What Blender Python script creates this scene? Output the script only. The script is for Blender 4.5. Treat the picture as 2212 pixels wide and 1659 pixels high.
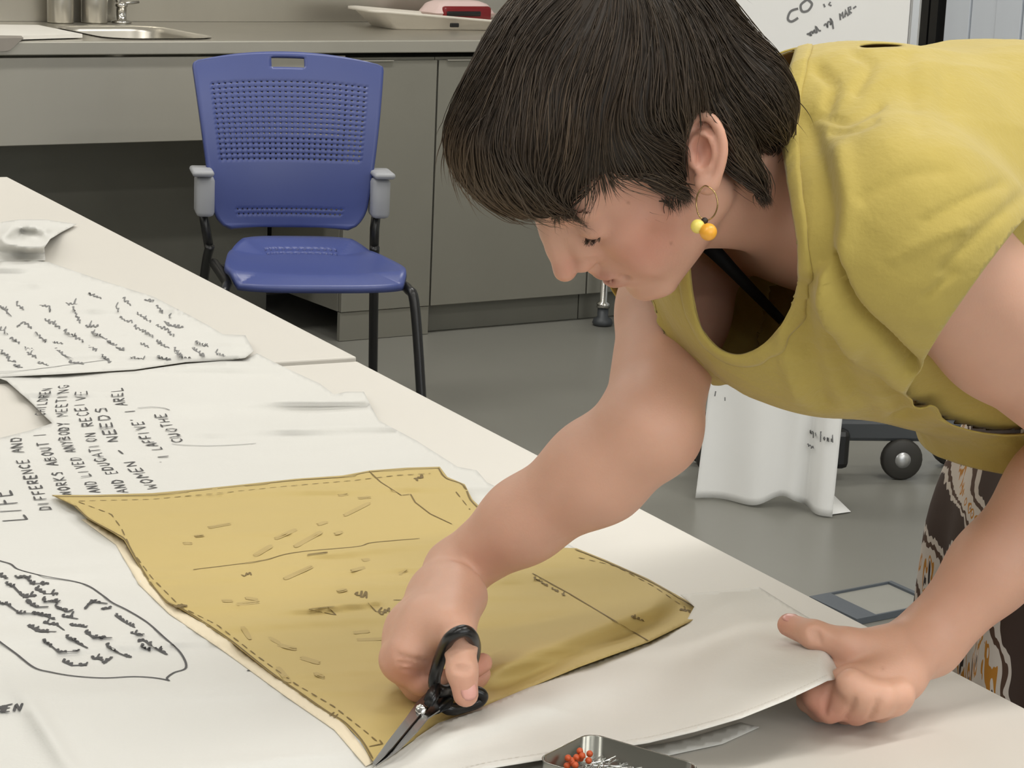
import bpy, bmesh, math, random
import numpy as np
from mathutils import Vector, Matrix, noise as mnoise, geometry as mgeo

for o in list(bpy.data.objects):
    bpy.data.objects.remove(o)
C = bpy.context.scene.collection
random.seed(7); rng = np.random.default_rng(7)

# ------------------------------------------------------------------ camera
FPX, PITCH, ROLL, CAMH = 4900.0, math.radians(12.58), math.radians(2.454), 1.42
_f = np.array([0, math.cos(PITCH), -math.sin(PITCH)]); _r = np.array([1., 0, 0]); _d = np.cross(_f, _r)
CR = math.cos(ROLL)*_r - math.sin(ROLL)*_d
CD = math.sin(ROLL)*_r + math.cos(ROLL)*_d
CF = _f
cam = bpy.data.cameras.new('camera'); camo = bpy.data.objects.new('camera', cam); C.objects.link(camo)
M3 = Matrix((CR, -CD, -CF)).transposed()
camo.matrix_world = Matrix.Translation((0, 0, CAMH)) @ M3.to_4x4()
cam.sensor_fit = 'HORIZONTAL'; cam.sensor_width = 36; cam.lens = FPX/2212*36
cam.clip_start = .05; cam.clip_end = 60
bpy.context.scene.camera = camo

# ------------------------------------------------------------------ world, lights, exposure
sc = bpy.context.scene
w = bpy.data.worlds.new('world'); sc.world = w; w.use_nodes = True
w.node_tree.nodes['Background'].inputs[0].default_value = (.9, .95, 1, 1)
w.node_tree.nodes['Background'].inputs[1].default_value = .15
vs = sc.view_settings
vs.view_transform = 'Standard'; vs.look = 'None'; vs.gamma = 1; vs.use_curve_mapping = False
vs.exposure = -0.58
LAMP = 19.5                     # watts of each unseen ceiling lamp, added for overhead light
LAMPC = (1.0, .975, .93)
UA = math.radians(33.47)
U = np.array([math.cos(UA), math.sin(UA), 0]); N = np.array([-math.sin(UA), math.cos(UA), 0])
def SN(s, n, z=0.0): return U*s + N*n + np.array([0, 0, z])
ROOM = dict(s0=-3.6, s1=5.6, n0=-3.4, n1=6.80, h=3.0)
lamp_spots = [(s, n) for n in (-1.6, .7, 3.0, 5.2) for s in (-2.4, -.4, 1.6, 3.6)]
for i, (s, n) in enumerate(lamp_spots):
    l = bpy.data.lights.new('ceiling_lamp_light', 'AREA'); l.shape = 'RECTANGLE'; l.size = 1.25; l.size_y = .2
    l.energy = LAMP*{-1.6: 1.0, .7: 1.45, 3.0: .8, 5.2: 1.5}[n]*{-2.4: .7, -.4: .9, 1.6: 1.0, 3.6: 1.5}[s]; l.color = LAMPC
    lo = bpy.data.objects.new('ceiling_lamp_light', l); C.objects.link(lo)
    lo.location = SN(s, n, ROOM['h']-.075); lo.rotation_euler = (0, 0, UA)

FILLS = [(-.9, 1.85), (.7, 1.85), (2.3, 1.85)]        # unseen fill panels added behind the camera as front light: centre s, z
for s, z in FILLS:
    l = bpy.data.lights.new('window_daylight', 'AREA'); l.shape = 'RECTANGLE'; l.size = 1.2; l.size_y = 1.3; l.energy = 22; l.color = (.93, .97, 1.0)
    lo = bpy.data.objects.new('window_daylight', l); C.objects.link(lo); lo.location = SN(s, ROOM['n0']+.06, z); lo.rotation_euler = (math.radians(90), 0, UA)

# ------------------------------------------------------------------ pixel geometry (photograph 2212 x 1659)
def ray(x, y): return CR*((x-1106)/FPX) + CD*((y-829.5)/FPX) + CF
def P(x, y, d): return np.array([0, 0, CAMH]) + ray(x, y)*d
def onz(x, y, z):
    d = ray(x, y); return np.array([0, 0, CAMH]) + d*((z-CAMH)/d[2])
def proj(p):
    q = np.asarray(p, float) - [0, 0, CAMH]; wv = q@CF
    return np.stack([1106+FPX*(q@CR)/wv, 829.5+FPX*(q@CD)/wv, wv], -1)

# ------------------------------------------------------------------ helpers
def tag(o, label=None, cat=None, group=None, kind=None):
    if label: o['label'] = label
    if cat: o['category'] = cat
    if group: o['group'] = group
    if kind: o['kind'] = kind
    return o
def empty(name, loc=(0, 0, 0), rz=0, **k):
    o = bpy.data.objects.new(name, None); C.objects.link(o); o.location = loc; o.rotation_euler = (0, 0, rz)
    o.empty_display_size = .05
    return tag(o, **k)
def obj(name, verts, faces, mat, parent=None, smooth=False, **k):
    me = bpy.data.meshes.new(name)
    me.from_pydata([tuple(map(float, v)) for v in verts], [], [tuple(map(int, f)) for f in faces]); me.update()
    return link(name, me, mat, parent, smooth, **k)
def link(name, me, mat, parent=None, smooth=False, **k):
    o = bpy.data.objects.new(name, me); C.objects.link(o)
    if mat: me.materials.append(mat)
    if smooth: me.shade_smooth()
    if parent:
        o.parent = parent
        if smooth != 'keep': pass
    return tag(o, **k)
def world_child(o, parent):
    """parent keeping world-space vertex data"""
    bpy.context.view_layer.update()
    o.parent = parent; o.matrix_parent_inverse = parent.matrix_world.inverted()
def bm_obj(name, bm, mat, parent=None, smooth=False, **k):
    me = bpy.data.meshes.new(name); bm.normal_update(); bm.to_mesh(me); bm.free()
    return link(name, me, mat, parent, smooth, **k)
def mod(o, typ, **k):
    m = o.modifiers.new(typ.lower(), typ)
    for a, b in k.items(): setattr(m, a, b)
    return m
def boxbm(bm, lo, hi, bevel=0, M=None, seg=2):
    r = bmesh.ops.create_cube(bm, size=1)
    vs_ = r['verts']; lo = Vector(lo); hi = Vector(hi)
    for v in vs_:
        v.co = Vector(((lo[i]+hi[i])/2 + v.co[i]*(hi[i]-lo[i]) for i in range(3)))
    if bevel:
        es = list({e for v in vs_ for e in v.link_edges})
        g = bmesh.ops.bevel(bm, geom=es, offset=bevel, segments=seg, affect='EDGES', profile=.5)
        vs_ = list({v for f in g['faces'] for v in f.verts} | {v for v in vs_ if v.is_valid})
    if M is not None:
        for v in vs_: v.co = M @ v.co
def box(name, lo, hi, mat, parent=None, bevel=.003, M=None, **k):
    bm = bmesh.new(); boxbm(bm, lo, hi, bevel, M); return bm_obj(name, bm, mat, parent, **k)
def MU(s=0, n=0, z=0):      # matrix counter frame -> world
    m = Matrix.Rotation(UA, 4, 'Z'); m.translation = Vector(SN(s, n, z)); return m
def frames(pts):
    pts = np.asarray(pts, float); t = np.gradient(pts, axis=0); t /= np.linalg.norm(t, axis=1)[:, None]+1e-12
    a = np.array([0, 0, 1.]) if abs(t[0][2]) < .9 else np.array([1., 0, 0])
    n0 = np.cross(t[0], a); n0 /= np.linalg.norm(n0); ns = [n0]
    for i in range(1, len(pts)):
        v = ns[-1] - t[i]*(ns[-1]@t[i]); ns.append(v/np.linalg.norm(v))
    ns = np.array(ns); return t, ns, np.cross(t, ns)
def tube_data(pts, r, seg=8, closed=False, cap=True, base=0):
    pts = np.asarray(pts, float); n = len(pts); r = np.broadcast_to(np.asarray(r, float), (n,))
    t, a, b = frames(pts)
    if closed:
        t = np.roll(pts, -1, 0)-np.roll(pts, 1, 0); t /= np.linalg.norm(t, axis=1)[:, None]
        c = pts.mean(0); a = pts-c; a -= t*(a*t).sum(1)[:, None]; a /= np.linalg.norm(a, axis=1)[:, None]; b = np.cross(t, a)
    th = np.arange(seg)*2*math.pi/seg
    v = (pts[:, None]+r[:, None, None]*(a[:, None]*np.cos(th)[None, :, None]+b[:, None]*np.sin(th)[None, :, None])).reshape(-1, 3)
    f = []
    for i in range(n if closed else n-1):
        j = (i+1) % n
        for k in range(seg):
            l = (k+1) % seg; f.append((base+i*seg+k, base+i*seg+l, base+j*seg+l, base+j*seg+k))
    if cap and not closed:
        f.append(tuple(base+k for k in range(seg))[::-1]); f.append(tuple(base+(n-1)*seg+k for k in range(seg)))
    return v, f
def tube(name, pts, r, mat, parent=None, seg=10, closed=False, **k):
    v, f = tube_data(pts, r, seg, closed); return obj(name, v, f, mat, parent, True, **k)
def spline(pts, n=24, closed=False):
    p = np.asarray(pts, float); m = len(p); out = []
    S = m if closed else m-1
    for i in range(S):
        if closed: a, b, c, d = p[i-1], p[i], p[(i+1) % m], p[(i+2) % m]
        else: a, b, c, d = p[max(i-1, 0)], p[i], p[i+1], p[min(i+2, m-1)]
        for t in np.linspace(0, 1, n, endpoint=False):
            out.append(.5*((2*b)+(c-a)*t+(2*a-5*b+4*c-d)*t*t+(3*b-a-3*c+d)*t**3))
    if not closed: out.append(p[-1])
    return np.array(out)
def lathe(name, prof, mat, parent=None, M=None, seg=24, **k):
    v, f = [], []
    for r, z in prof:
        for j in range(seg):
            a = 2*math.pi*j/seg; v.append((r*math.cos(a), r*math.sin(a), z))
    for i in range(len(prof)-1):
        for j in range(seg):
            l = (j+1) % seg; f.append((i*seg+j, i*seg+l, (i+1)*seg+l, (i+1)*seg+j))
    f.append(tuple(range(seg))[::-1]); f.append(tuple((len(prof)-1)*seg+j for j in range(seg)))
    if M is not None: v = [M @ Vector(q) for q in v]
    return obj(name, v, f, mat, parent, True, **k)

# ------------------------------------------------------------------ materials
def srgb(r, g, b):
    f = lambda c: (c/255/12.92 if c/255 <= .04045 else ((c/255+.055)/1.055)**2.4)
    return (f(r), f(g), f(b), 1)
MATS = {}
def mat(name, col, rough=.5, metal=0, var=.06, vscale=8, bump=0, bscale=60, sss=0, spec=.5, trans=0, aniso=0, sheen=0, stretch=None, alpha=1, emit=None):
    if name in MATS: return MATS[name]
    m = bpy.data.materials.new(name); m.use_nodes = True; nt = m.node_tree; b = nt.nodes['Principled BSDF']
    col = srgb(*col) if max(col) > 1 else (*col, 1)[:4]
    tc = nt.nodes.new('ShaderNodeTexCoord'); vec = tc.outputs['Object']
    if stretch:
        mp = nt.nodes.new('ShaderNodeMapping'); mp.inputs['Scale'].default_value = stretch; nt.links.new(vec, mp.inputs[0]); vec = mp.outputs[0]
    nz = nt.nodes.new('ShaderNodeTexNoise'); nz.inputs['Scale'].default_value = vscale; nz.inputs['Detail'].default_value = 4
    nt.links.new(vec, nz.inputs['Vector'])
    mx = nt.nodes.new('ShaderNodeMix'); mx.data_type = 'RGBA'
    mx.inputs[6].default_value = tuple(c*(1-var) for c in col[:3])+(1,); mx.inputs[7].default_value = tuple(min(1, c*(1+var)) for c in col[:3])+(1,)
    nt.links.new(nz.outputs[0], mx.inputs[0]); nt.links.new(mx.outputs[2], b.inputs['Base Color'])
    b.inputs['Roughness'].default_value = rough; b.inputs['Metallic'].default_value = metal
    b.inputs['Specular IOR Level'].default_value = spec
    if sss:
        b.inputs['Subsurface Weight'].default_value = sss; b.inputs['Subsurface Radius'].default_value = (.012, .005, .003); b.inputs['Subsurface Scale'].default_value = 1
    if trans: b.inputs['Transmission Weight'].default_value = trans
    if aniso: b.inputs['Anisotropic'].default_value = aniso
    if sheen: b.inputs['Sheen Weight'].default_value = sheen
    if alpha < 1: b.inputs['Alpha'].default_value = alpha
    if emit:
        b.inputs['Emission Color'].default_value = (*emit[0], 1); b.inputs['Emission Strength'].default_value = emit[1]
    if bump:
        n2 = nt.nodes.new('ShaderNodeTexNoise'); n2.inputs['Scale'].default_value = bscale; n2.inputs['Detail'].default_value = 5
        nt.links.new(vec, n2.inputs['Vector'])
        bp = nt.nodes.new('ShaderNodeBump'); bp.inputs['Strength'].default_value = bump; bp.inputs['Distance'].default_value = .002
        nt.links.new(n2.outputs[0], bp.inputs['Height']); nt.links.new(bp.outputs[0], b.inputs['Normal'])
    MATS[name] = m; return m
# ================================================================== the room
m_floor = mat('grey_resin_floor', (128, 127, 120), .32, var=.08, vscale=2.2, bump=.05, bscale=30)
m_wall = mat('painted_wall', (214, 212, 205), .7, var=.02, bump=.05)
m_ceil = mat('ceiling_white', (235, 234, 230), .8, var=.01)
m_steel = mat('brushed_steel', (190, 186, 176), .30, .85, var=.12, vscale=5, stretch=(1, 1, .25))
m_steelf = mat('steel_front', (176, 173, 163), .45, .5, var=.10, vscale=3, stretch=(1, 1, .3))
m_cab = mat('cabinet_grey_steel', (146, 144, 134), .45, .4, var=.07, vscale=3)
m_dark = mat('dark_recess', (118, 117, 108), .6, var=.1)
m_black = mat('black_paint', (22, 22, 22), .35)
m_alu = mat('aluminium', (196, 197, 198), .35, .8, var=.04)
R_ = ROOM
def quad_struct(name, a, b, c, d, m, **k): return tag(obj(name, [a, b, c, d], [(0, 1, 2, 3)], m), kind='structure', **k)
s0, s1, n0, n1, hh = R_['s0'], R_['s1'], R_['n0'], R_['n1'], R_['h']
def slab(name, lo, hi, m): return tag(box(name, lo, hi, m, bevel=0, M=MU()), kind='structure')
slab('floor', (s0-.1, n0-.1, -.1), (s1+.1, n1+.1, 0), m_floor)
slab('ceiling', (s0-.1, n0-.1, hh), (s1+.1, n1+.1, hh+.1), m_ceil)
slab('wall_back', (s0-.1, n1, 0), (s1+.1, n1+.1, hh), m_wall)
slab('wall_front', (s0-.1, n0-.1, 0), (s1+.1, n0, hh), m_wall)
slab('wall_left', (s0-.1, n0, 0), (s0, n1, hh), m_wall)
slab('wall_right', (s1, n0, 0), (s1+.1, n1, hh), m_wall)
m_wallg = mat('grey_painted_wall', (150, 148, 142), .7, var=.02, bump=.05)  # unseen front and left walls darkened to cut bounced fill light
for n_ in ('wall_front', 'wall_left'): bpy.data.objects[n_].data.materials[0] = m_wallg
m_lampbody = mat('lamp_housing', (225, 225, 222), .5)
m_diff = mat('lamp_diffuser', (250, 248, 240), .6, emit=((1, .96, .88), 4.0))
for i, (s, n) in enumerate(lamp_spots):  # unseen lamps, added on the ceiling to light the room
    e = empty('ceiling_light', SN(s, n, hh), UA, cat='light', group='linear ceiling lights',
              label='long white linear lamp fixed to the ceiling above the room')
    box('housing', (-.66, -.13, -.05), (.66, .13, -.0005), m_lampbody, e, .004)
    box('diffuser', (-.63, -.105, -.07), (.63, .105, -.0505), m_diff, e, .004)

m_pane = mat('daylight_pane', (235, 240, 245), .2, emit=((.93, .97, 1), 2.5))  # glowing pane of the added fill panels, out of view behind the camera
for i, (s, z) in enumerate(FILLS):
    e = empty(f'window_{i+1}', SN(s, n0+.001, z), UA, kind='structure')
    box('pane', (-.6, .002, -.65), (.6, .012, .65), m_pane, e, 0)
    for a_, b_ in (((-.66, 0, -.71), (-.60, .04, .71)), ((.60, 0, -.71), (.66, .04, .71)), ((-.60, 0, .65), (.60, .04, .71)), ((-.60, 0, -.71), (.60, .04, -.65)), ((-.02, .013, -.65), (.02, .035, .65))): box('window_frame', a_, b_, m_alu, e, .003)

# ------------------------------------------------------------------ steel counter with sink, cabinets
K = 5.8; ZT = .92
K = float(onz(736, 740, 0)@N)
def cs(x, y, z=ZT): p = onz(x, y, z); return float(p@U), float(p@N)
cnt = empty('sink_counter', SN(2.6, K+.4, 0), UA, cat='counter', label='long brushed steel counter with inset sink along the back wall')
Mi = MU(2.6, K+.4, 0).inverted()
def LC(s, n, z): return Vector((s-2.6, n-K-.4, z))
SA, SB = -2.0, s1-.02; DEP = n1-K-.012
# basin outline (s,n) with rounded corners
bs0, bs1, bn0, bn1 = cs(140, 62)[0]-.02, cs(425, 76)[0], K+.10, K+.56
def rrect(a0, a1, b0, b1, r, k=6):
    out = []
    for cx, cy, st in ((a1-r, b1-r, 0), (a0+r, b1-r, 90), (a0+r, b0+r, 180), (a1-r, b0+r, 270)):
        for j in range(k+1):
            a = math.radians(st+90*j/k); out.append((cx+r*math.cos(a), cy+r*math.sin(a)))
    return out
hole = rrect(bs0, bs1, bn0, bn1, .09)
outer = [(SA, K), (SB, K), (SB, K+DEP), (SA, K+DEP)]
vv = [Vector(p) for p in outer+hole]
ee = [(i, (i+1) % 4) for i in range(4)]+[(4+i, 4+(i+1) % len(hole)) for i in range(len(hole))]
r = mgeo.delaunay_2d_cdt(vv, ee, [], 0, 1e-6)
hc = (np.mean([h[0] for h in hole]), np.mean([h[1] for h in hole]))
def inpoly(x, y, poly):
    c = False; j = len(poly)-1
    for i in range(len(poly)):
        if (poly[i][1] > y) != (poly[j][1] > y) and x < (poly[j][0]-poly[i][0])*(y-poly[i][1])/(poly[j][1]-poly[i][1])+poly[i][0]: c = not c
        j = i
    return c
fs = [f for f in r[2] if not inpoly(sum(r[0][i][0] for i in f)/3, sum(r[0][i][1] for i in f)/3, hole) and inpoly(sum(r[0][i][0] for i in f)/3, sum(r[0][i][1] for i in f)/3, outer)]
o = obj('worktop', [LC(v[0], v[1], ZT) for v in r[0]], fs, m_steel, cnt); mod(o, 'SOLIDIFY', thickness=.004, offset=-1)
# basin: rim roll, walls, bottom
rows = [(0.0, .004, .012), (.0, 0.001, -.0), (.01, -.012, 0), (.022, -.15, 0), (.05, -.178, 0), (.12, -.183, 0)]
bv, bf = [], []
hcv = np.array(hc)
for ins, dz, gro in rows:
    for h in hole:
        d = np.array(h)-hcv; L_ = np.linalg.norm(d); q = hcv+d*(1-(ins-gro)/L_); bv.append(LC(q[0], q[1], ZT+dz))
nh = len(hole)
for i in range(len(rows)-1):
    for j in range(nh): l = (j+1) % nh; bf.append((i*nh+j, i*nh+l, (i+1)*nh+l, (i+1)*nh+j))
bf.append(tuple((len(rows)-1)*nh+j for j in range(nh)))
obj('sink_basin', bv, bf, m_steel, cnt, True)
box('front_lip', LC(SA, K-.006, ZT-.034), LC(SB, K+.012, ZT+.003), m_steelf, cnt, .003)
PS = float((onz(736, 740, 0))@U)      # cabinet left side
box('apron_panel', LC(SA, K+.01, .635), LC(PS-.003, K+.03, ZT-.042), m_steelf, cnt, .002)
box('support_leg', LC(SA+.1, K+.2, .0), LC(SA+.16, K+.26, .634), m_steelf, cnt, .003)
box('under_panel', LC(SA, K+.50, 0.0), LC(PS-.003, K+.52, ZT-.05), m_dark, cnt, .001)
sp = box('splashback', (SA, n1-.011, ZT), (SB, n1-.001, ZT+.60), m_steel, None, .001, M=MU())
tag(sp, kind='structure'); sp.name = 'wall_splashback'
# cabinets
g0 = float(onz(941, 400, 0)@U)
def door_s(px, py): 
    d = ray(px, py); t = (K-np.array([0, 0, CAMH])@N)/(d@N); p = np.array([0, 0, CAMH])+d*t; return float(p@U)
e0, e1 = PS, door_s(941, 390)
wd = .60
units = [(e0, e1), (e1, e1+wd), (e1+wd, s1-.03)]
labs = ['grey steel base cabinet with open sink bay on its left, behind blue chair', 'grey steel base cabinet partly hidden behind the dark-haired head', 'grey steel base cabinet at the far right end of the counter']
for i, (a, b) in enumerate(units):
    c = empty('base_cabinet', SN((a+b)/2, K+.3, 0), UA, cat='cabinet', group='base cabinets under the counter', label=labs[i])
    hw = (b-a)/2; z0 = .092
    box('body', (-hw+.001, -.27, z0), (hw-.001, .18, ZT-.05), m_cab, c, .001)
    d = box('door', (-hw+.003, -.292, z0), (hw-.003, -.272, ZT-.058), m_cab, c, .002)
    box('handle', (-hw+.03, -.300, ZT-.060), (-hw+.16, -.270, ZT-.0565), m_steelf, d, .001)
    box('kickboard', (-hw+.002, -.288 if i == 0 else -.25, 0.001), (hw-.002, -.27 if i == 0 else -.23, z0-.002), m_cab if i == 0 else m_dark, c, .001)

# tap, canisters, board, tray on the counter
def csb(x, y): s_, n_ = cs(x, y); d_ = ray(x, y); n_ = min(n_, n1-.065); t_ = n_/(d_@N); return float((d_*t_)@U), n_
tp = SN(*csb(262, 45), ZT)
tpe = empty('sink_tap', tp, UA, cat='tap', label='small chrome tap with side lever behind the steel sink')
m_chrome = mat('chrome', (205, 203, 198), .16, 1, var=.03)
lathe('tap_body', [(.032, 0.001), (.032, .006), (.017, .01), (.016, .05), (.020, .052), (.020, .062), (.002, .066)], m_chrome, tpe)
tube('lever', [(0, 0, .056), (.02, 0, .062), (.06, .0, .066)], [.006, .005, .004], m_chrome, tpe)
tube('spout', spline([(0, .01, .05), (0, .03, .085), (0, .02, .13), (0, -.06, .16), (0, -.12, .13)], 6), .009, m_chrome, tpe)
for i, (x, lab) in enumerate(((131, 'leftmost tall steel canister standing against the splashback'), (204, 'tall steel canister against the splashback, nearest the tap'))):
    c = empty('steel_canister', SN(*csb(x, 40), ZT), UA, cat='canister', group='steel canisters on the counter', label=lab)
    lathe('can', [(.040, 0.001), (.042, .004), (.042, .15), (.040, .153), (.036, .153)], m_steel, c)
    lathe('lid', [(.043, .1535), (.043, .165), (.01, .170), (.008, .182), (.003, .184)], m_chrome, c)
m_whitepl = mat('white_plastic', (226, 223, 216), .45)
a = [cs(-160, 62), cs(82, 64), cs(178, 84), cs(-80, 92)]
bm = bmesh.new(); lo_ = [bm.verts.new(SN(s, n, ZT+.0035)) for s, n in a]; hi_ = [bm.verts.new(SN(s, n, ZT+.014)) for s, n in a]
bm.faces.new(hi_); bm.faces.new(lo_[::-1])
for i in range(4): bm.faces.new((lo_[i], lo_[(i+1) % 4], hi_[(i+1) % 4], hi_[i]))
bmesh.ops.recalc_face_normals(bm, faces=bm.faces)
tag(bm_obj('cutting_board', bm, m_whitepl), 'flat white board lying at the left end of the steel counter', 'board')
a = [cs(-60, 93), cs(46, 88.5), cs(20, 101), cs(-60, 108)]
dr = obj('dish_cloth', [SN(a[0][0], K+.10, ZT+.0145), SN(a[1][0], K+.06, ZT+.0145), SN(a[1][0]-.02, K-.009, ZT+.014), SN(a[0][0], K-.009, ZT+.012), SN(a[1][0]-.06, K-.011, ZT-.02), SN(a[0][0], K-.011, ZT-.03)], [(0, 1, 2, 3), (3, 2, 4, 5)], mat('grey_cloth', (140, 134, 126), .9))
mod(dr, 'SOLIDIFY', thickness=.002, offset=1); tag(dr, 'grey cloth draped over the left edge of the counter', 'cloth')
# clear plastic tray with red pouch
m_clear = mat('frosted_plastic', (232, 226, 214), .35, alpha=.78, var=.02)
tc_ = SN(*cs(945, 60), ZT)
tr = empty('plastic_tray', tc_, UA+math.radians(-6), cat='tray', label='frosted plastic tray with flared left end on the steel counter')
def tray_mesh(w, d, h, fl, r=.04):
    rows = [(0, 0.001, 0), (0, .001, 0), (fl, h, 1), (fl+.012, h+.001, 1), (fl+.012, h-.006, 1)]
    ring = rrect(-w/2, w/2, -d/2, d/2, r); v, f = [], []
    for g, z, _ in rows:
        for x, y in ring: L_ = math.hypot(x, y); v.append((x*(1+g/L_), y*(1+g/L_), z))
    n_ = len(ring); f.append(tuple(range(n_))[::-1])
    for i in range(1, len(rows)-1):
        for j in range(n_): l = (j+1) % n_; f.append((i*n_+j, i*n_+l, (i+1)*n_+l, (i+1)*n_+j))
    return v, f
v, f = tray_mesh(.42, .20, .030, .03)
# flare the left end upwards
v = [(x-(.04 if x < -.12 and z > .01 else 0), y, z+(.030 if x < -.15 and z > .01 else 0)) for x, y, z in v]
o = obj('tray_shell', v, f, m_clear, tr, True); mod(o, 'SOLIDIFY', thickness=.002)
box('latch', (-.02, -.142, .012), (.012, -.134, .026), m_black, tr, .003)
pc = empty('pencil_pouch', SN(*cs(985, 56), ZT+.004), UA+.05, cat='pouch', label='white and red zip pouch lying in the plastic tray')
def pillow(w, d, h, n=10):
    v, f = [], []
    for k in (1, -1):
        for i in range(n+1):
            for j in range(n+1):
                a, b = i/n*2-1, j/n*2-1; t = (max(0, 1-abs(a)**4)*max(0, 1-abs(b)**4))**.5
                v.append((a*w/2, b*d/2, h/2+k*h/2*t))
    q = n+1
    for k in range(2):
        for i in range(n):
            for j in range(n):
                p_ = [k*q*q+i*q+j, k*q*q+(i+1)*q+j, k*q*q+(i+1)*q+j+1, k*q*q+i*q+j+1]; f.append(p_ if k == 0 else p_[::-1])
    return v, f
v, f = pillow(.24, .13, .085); obj('pouch_body', v, f, mat('white_pink_vinyl', (225, 200, 195), .4), pc, True)
bm = bmesh.new(); boxbm(bm, (-.098, -.071, .012), (.098, -.045, .066), .010); bm_obj('red_panel', bm, mat('dark_red_vinyl', (120, 16, 22), .35), pc, True)
bm = bmesh.new(); boxbm(bm, (-.088, -.075, .034), (.05, -.068, .050), .003); bm_obj('zip', bm, m_black, pc, True)

# ------------------------------------------------------------------ right wall: dark jambs, pale sliding panel
def sn_right(px, py):
    d = ray(px, py); t = (s1-np.array([0, 0, CAMH])@U)/(d@U); return np.array([0, 0, CAMH])+d*t
jn = [float(sn_right(x, 30)@N) for x in (2012, 2028, 2032, 2048)]
m_pale = mat('pale_blue_panel', (206, 212, 220), .45, var=.05, vscale=2, stretch=(6, 6, .05))
for i in range(2):
    lo_, hi_ = sorted(jn[2*i:2*i+2]); t = slab(f'trim_{i+1}', (s1-.05, lo_, 0), (s1-.001, hi_, 2.4), m_black)
dr_ = empty('door_1', SN(s1-.02, jn[3]-.75, 0), UA, kind='structure')
dr_['label'] = 'pale ribbed sliding door beside two black jambs'
hi_ = .73
for i in range(12):
    box('panel', (-.010 if i % 2 else -.016, hi_-(i+1)*.12, .02), (.012, hi_-i*.12-.004, 2.35), m_pale, dr_, .002)
lo_, hi_ = jn[0]+.015, jn[0]+.5
slab('wall_panel', (s1-.02, lo_, 0), (s1-.001, K-.02, 2.6), mat('pale_grey_panel', (200, 203, 204), .5, var=.02))

# ------------------------------------------------------------------ mobile whiteboard behind the person
BD = 5.5
wp = onz(1850, 1030, 0)
wb = empty('mobile_whiteboard', (wp[0], wp[1], 0), math.radians(8), cat='whiteboard', label='white board on a dark grey wheeled stand behind the person')
wbM = Matrix.Translation((wp[0], wp[1], 0)) @ Matrix.Rotation(math.radians(8), 4, 'Z'); wbI = wbM.inverted()
def wb_at(px, py):     # hit board plane local y=0
    nrm = np.array(wbM.to_3x3() @ Vector((0, 1, 0))); d = ray(px, py); t = ((np.array([wp[0], wp[1], 0])-np.array([0, 0, CAMH]))@nrm)/(d@nrm)
    return wbI @ Vector(np.array([0, 0, CAMH])+d*t)
rx = wb_at(1962, 40).x
m_board = mat('white_board_gloss', (234, 233, 230), .3, var=.02)
m_ink = mat('black_marker_ink', (58, 57, 58), .6, var=.2)
m_inkg = mat('faded_marker_ink', (116, 116, 116), .7, var=.2)
box('board', (rx-.66, -.008, .62), (rx, .008, 1.9), m_board, wb, .001)
box('board_frame', (rx+.0005, -.014, .60), (rx+.025, .014, 1.92), m_alu, wb, .004)
box('board_frame', (rx-.685, -.014, .60), (rx-.6605, .014, 1.92), m_alu, wb, .004)
box('pen_tray', (rx-.66, -.06, .59), (rx, .012, .6195), m_alu, wb, .004)
m_dgrey = mat('dark_grey_metal', (70, 73, 76), .45, .2)
for xx in (rx-.50, rx-.14):
    box('upright', (xx-.02, .0085, .15), (xx+.02, .045, 1.85), m_dgrey, wb, .004)
box('base_beam', (rx-.44, -.02, .095), (rx+.28, .06, .15), m_dgrey, wb, .01)
box('counterweight', (rx-.22, -.05, .03), (rx-.075, .03, .13), m_black, wb, .015)
m_rub = mat('castor_rubber', (48, 46, 42), .55)
for cx, cy in ((rx+.065, -.02), (rx-.40, .0), (rx-.40, .12), (rx+.24, .12)):
    Mw = Matrix.Translation((cx, cy, .052)) @ Matrix.Rotation(math.pi/2, 4, 'X')
    wl = lathe('castor', [(.02, -.014), (.046, -.013), (.052, -.008), (.052, .008), (.046, .013), (.02, .014)], m_rub, wb, Mw)
    lathe('hub', [(.004, -.0175), (.018, -.017), (.02, -.0145), (.02, .0145), (.004, .017)], m_alu, wl, Mw)

# ------------------------------------------------------------------ chrome footed stand by the cabinets
q = onz(1301, 703, 0)
st = empty('footed_stand', q, 0, cat='stand', label='chrome footed tubular stand by the cabinet kickboard')
lathe('tube_leg', [(.022, .06), (.022, .075), (.012, .08), (.012, .5)], m_chrome, st)
lathe('foot', [(.03, 0.001), (.034, .01), (.03, .022), (.018, .03), (.018, .058)], m_dgrey, st)
box('shelf', (-.02, -.24, .5005), (.30, .02, .52), m_dgrey, st, .004)
lathe('tube_leg', [(.012, .001), (.012, .5)], m_chrome, st, Matrix.Translation((.27, -.22, 0)))
lathe('tube_leg', [(.012, .001), (.012, .5)], m_chrome, st, Matrix.Translation((.27, -.0, 0)))

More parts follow.
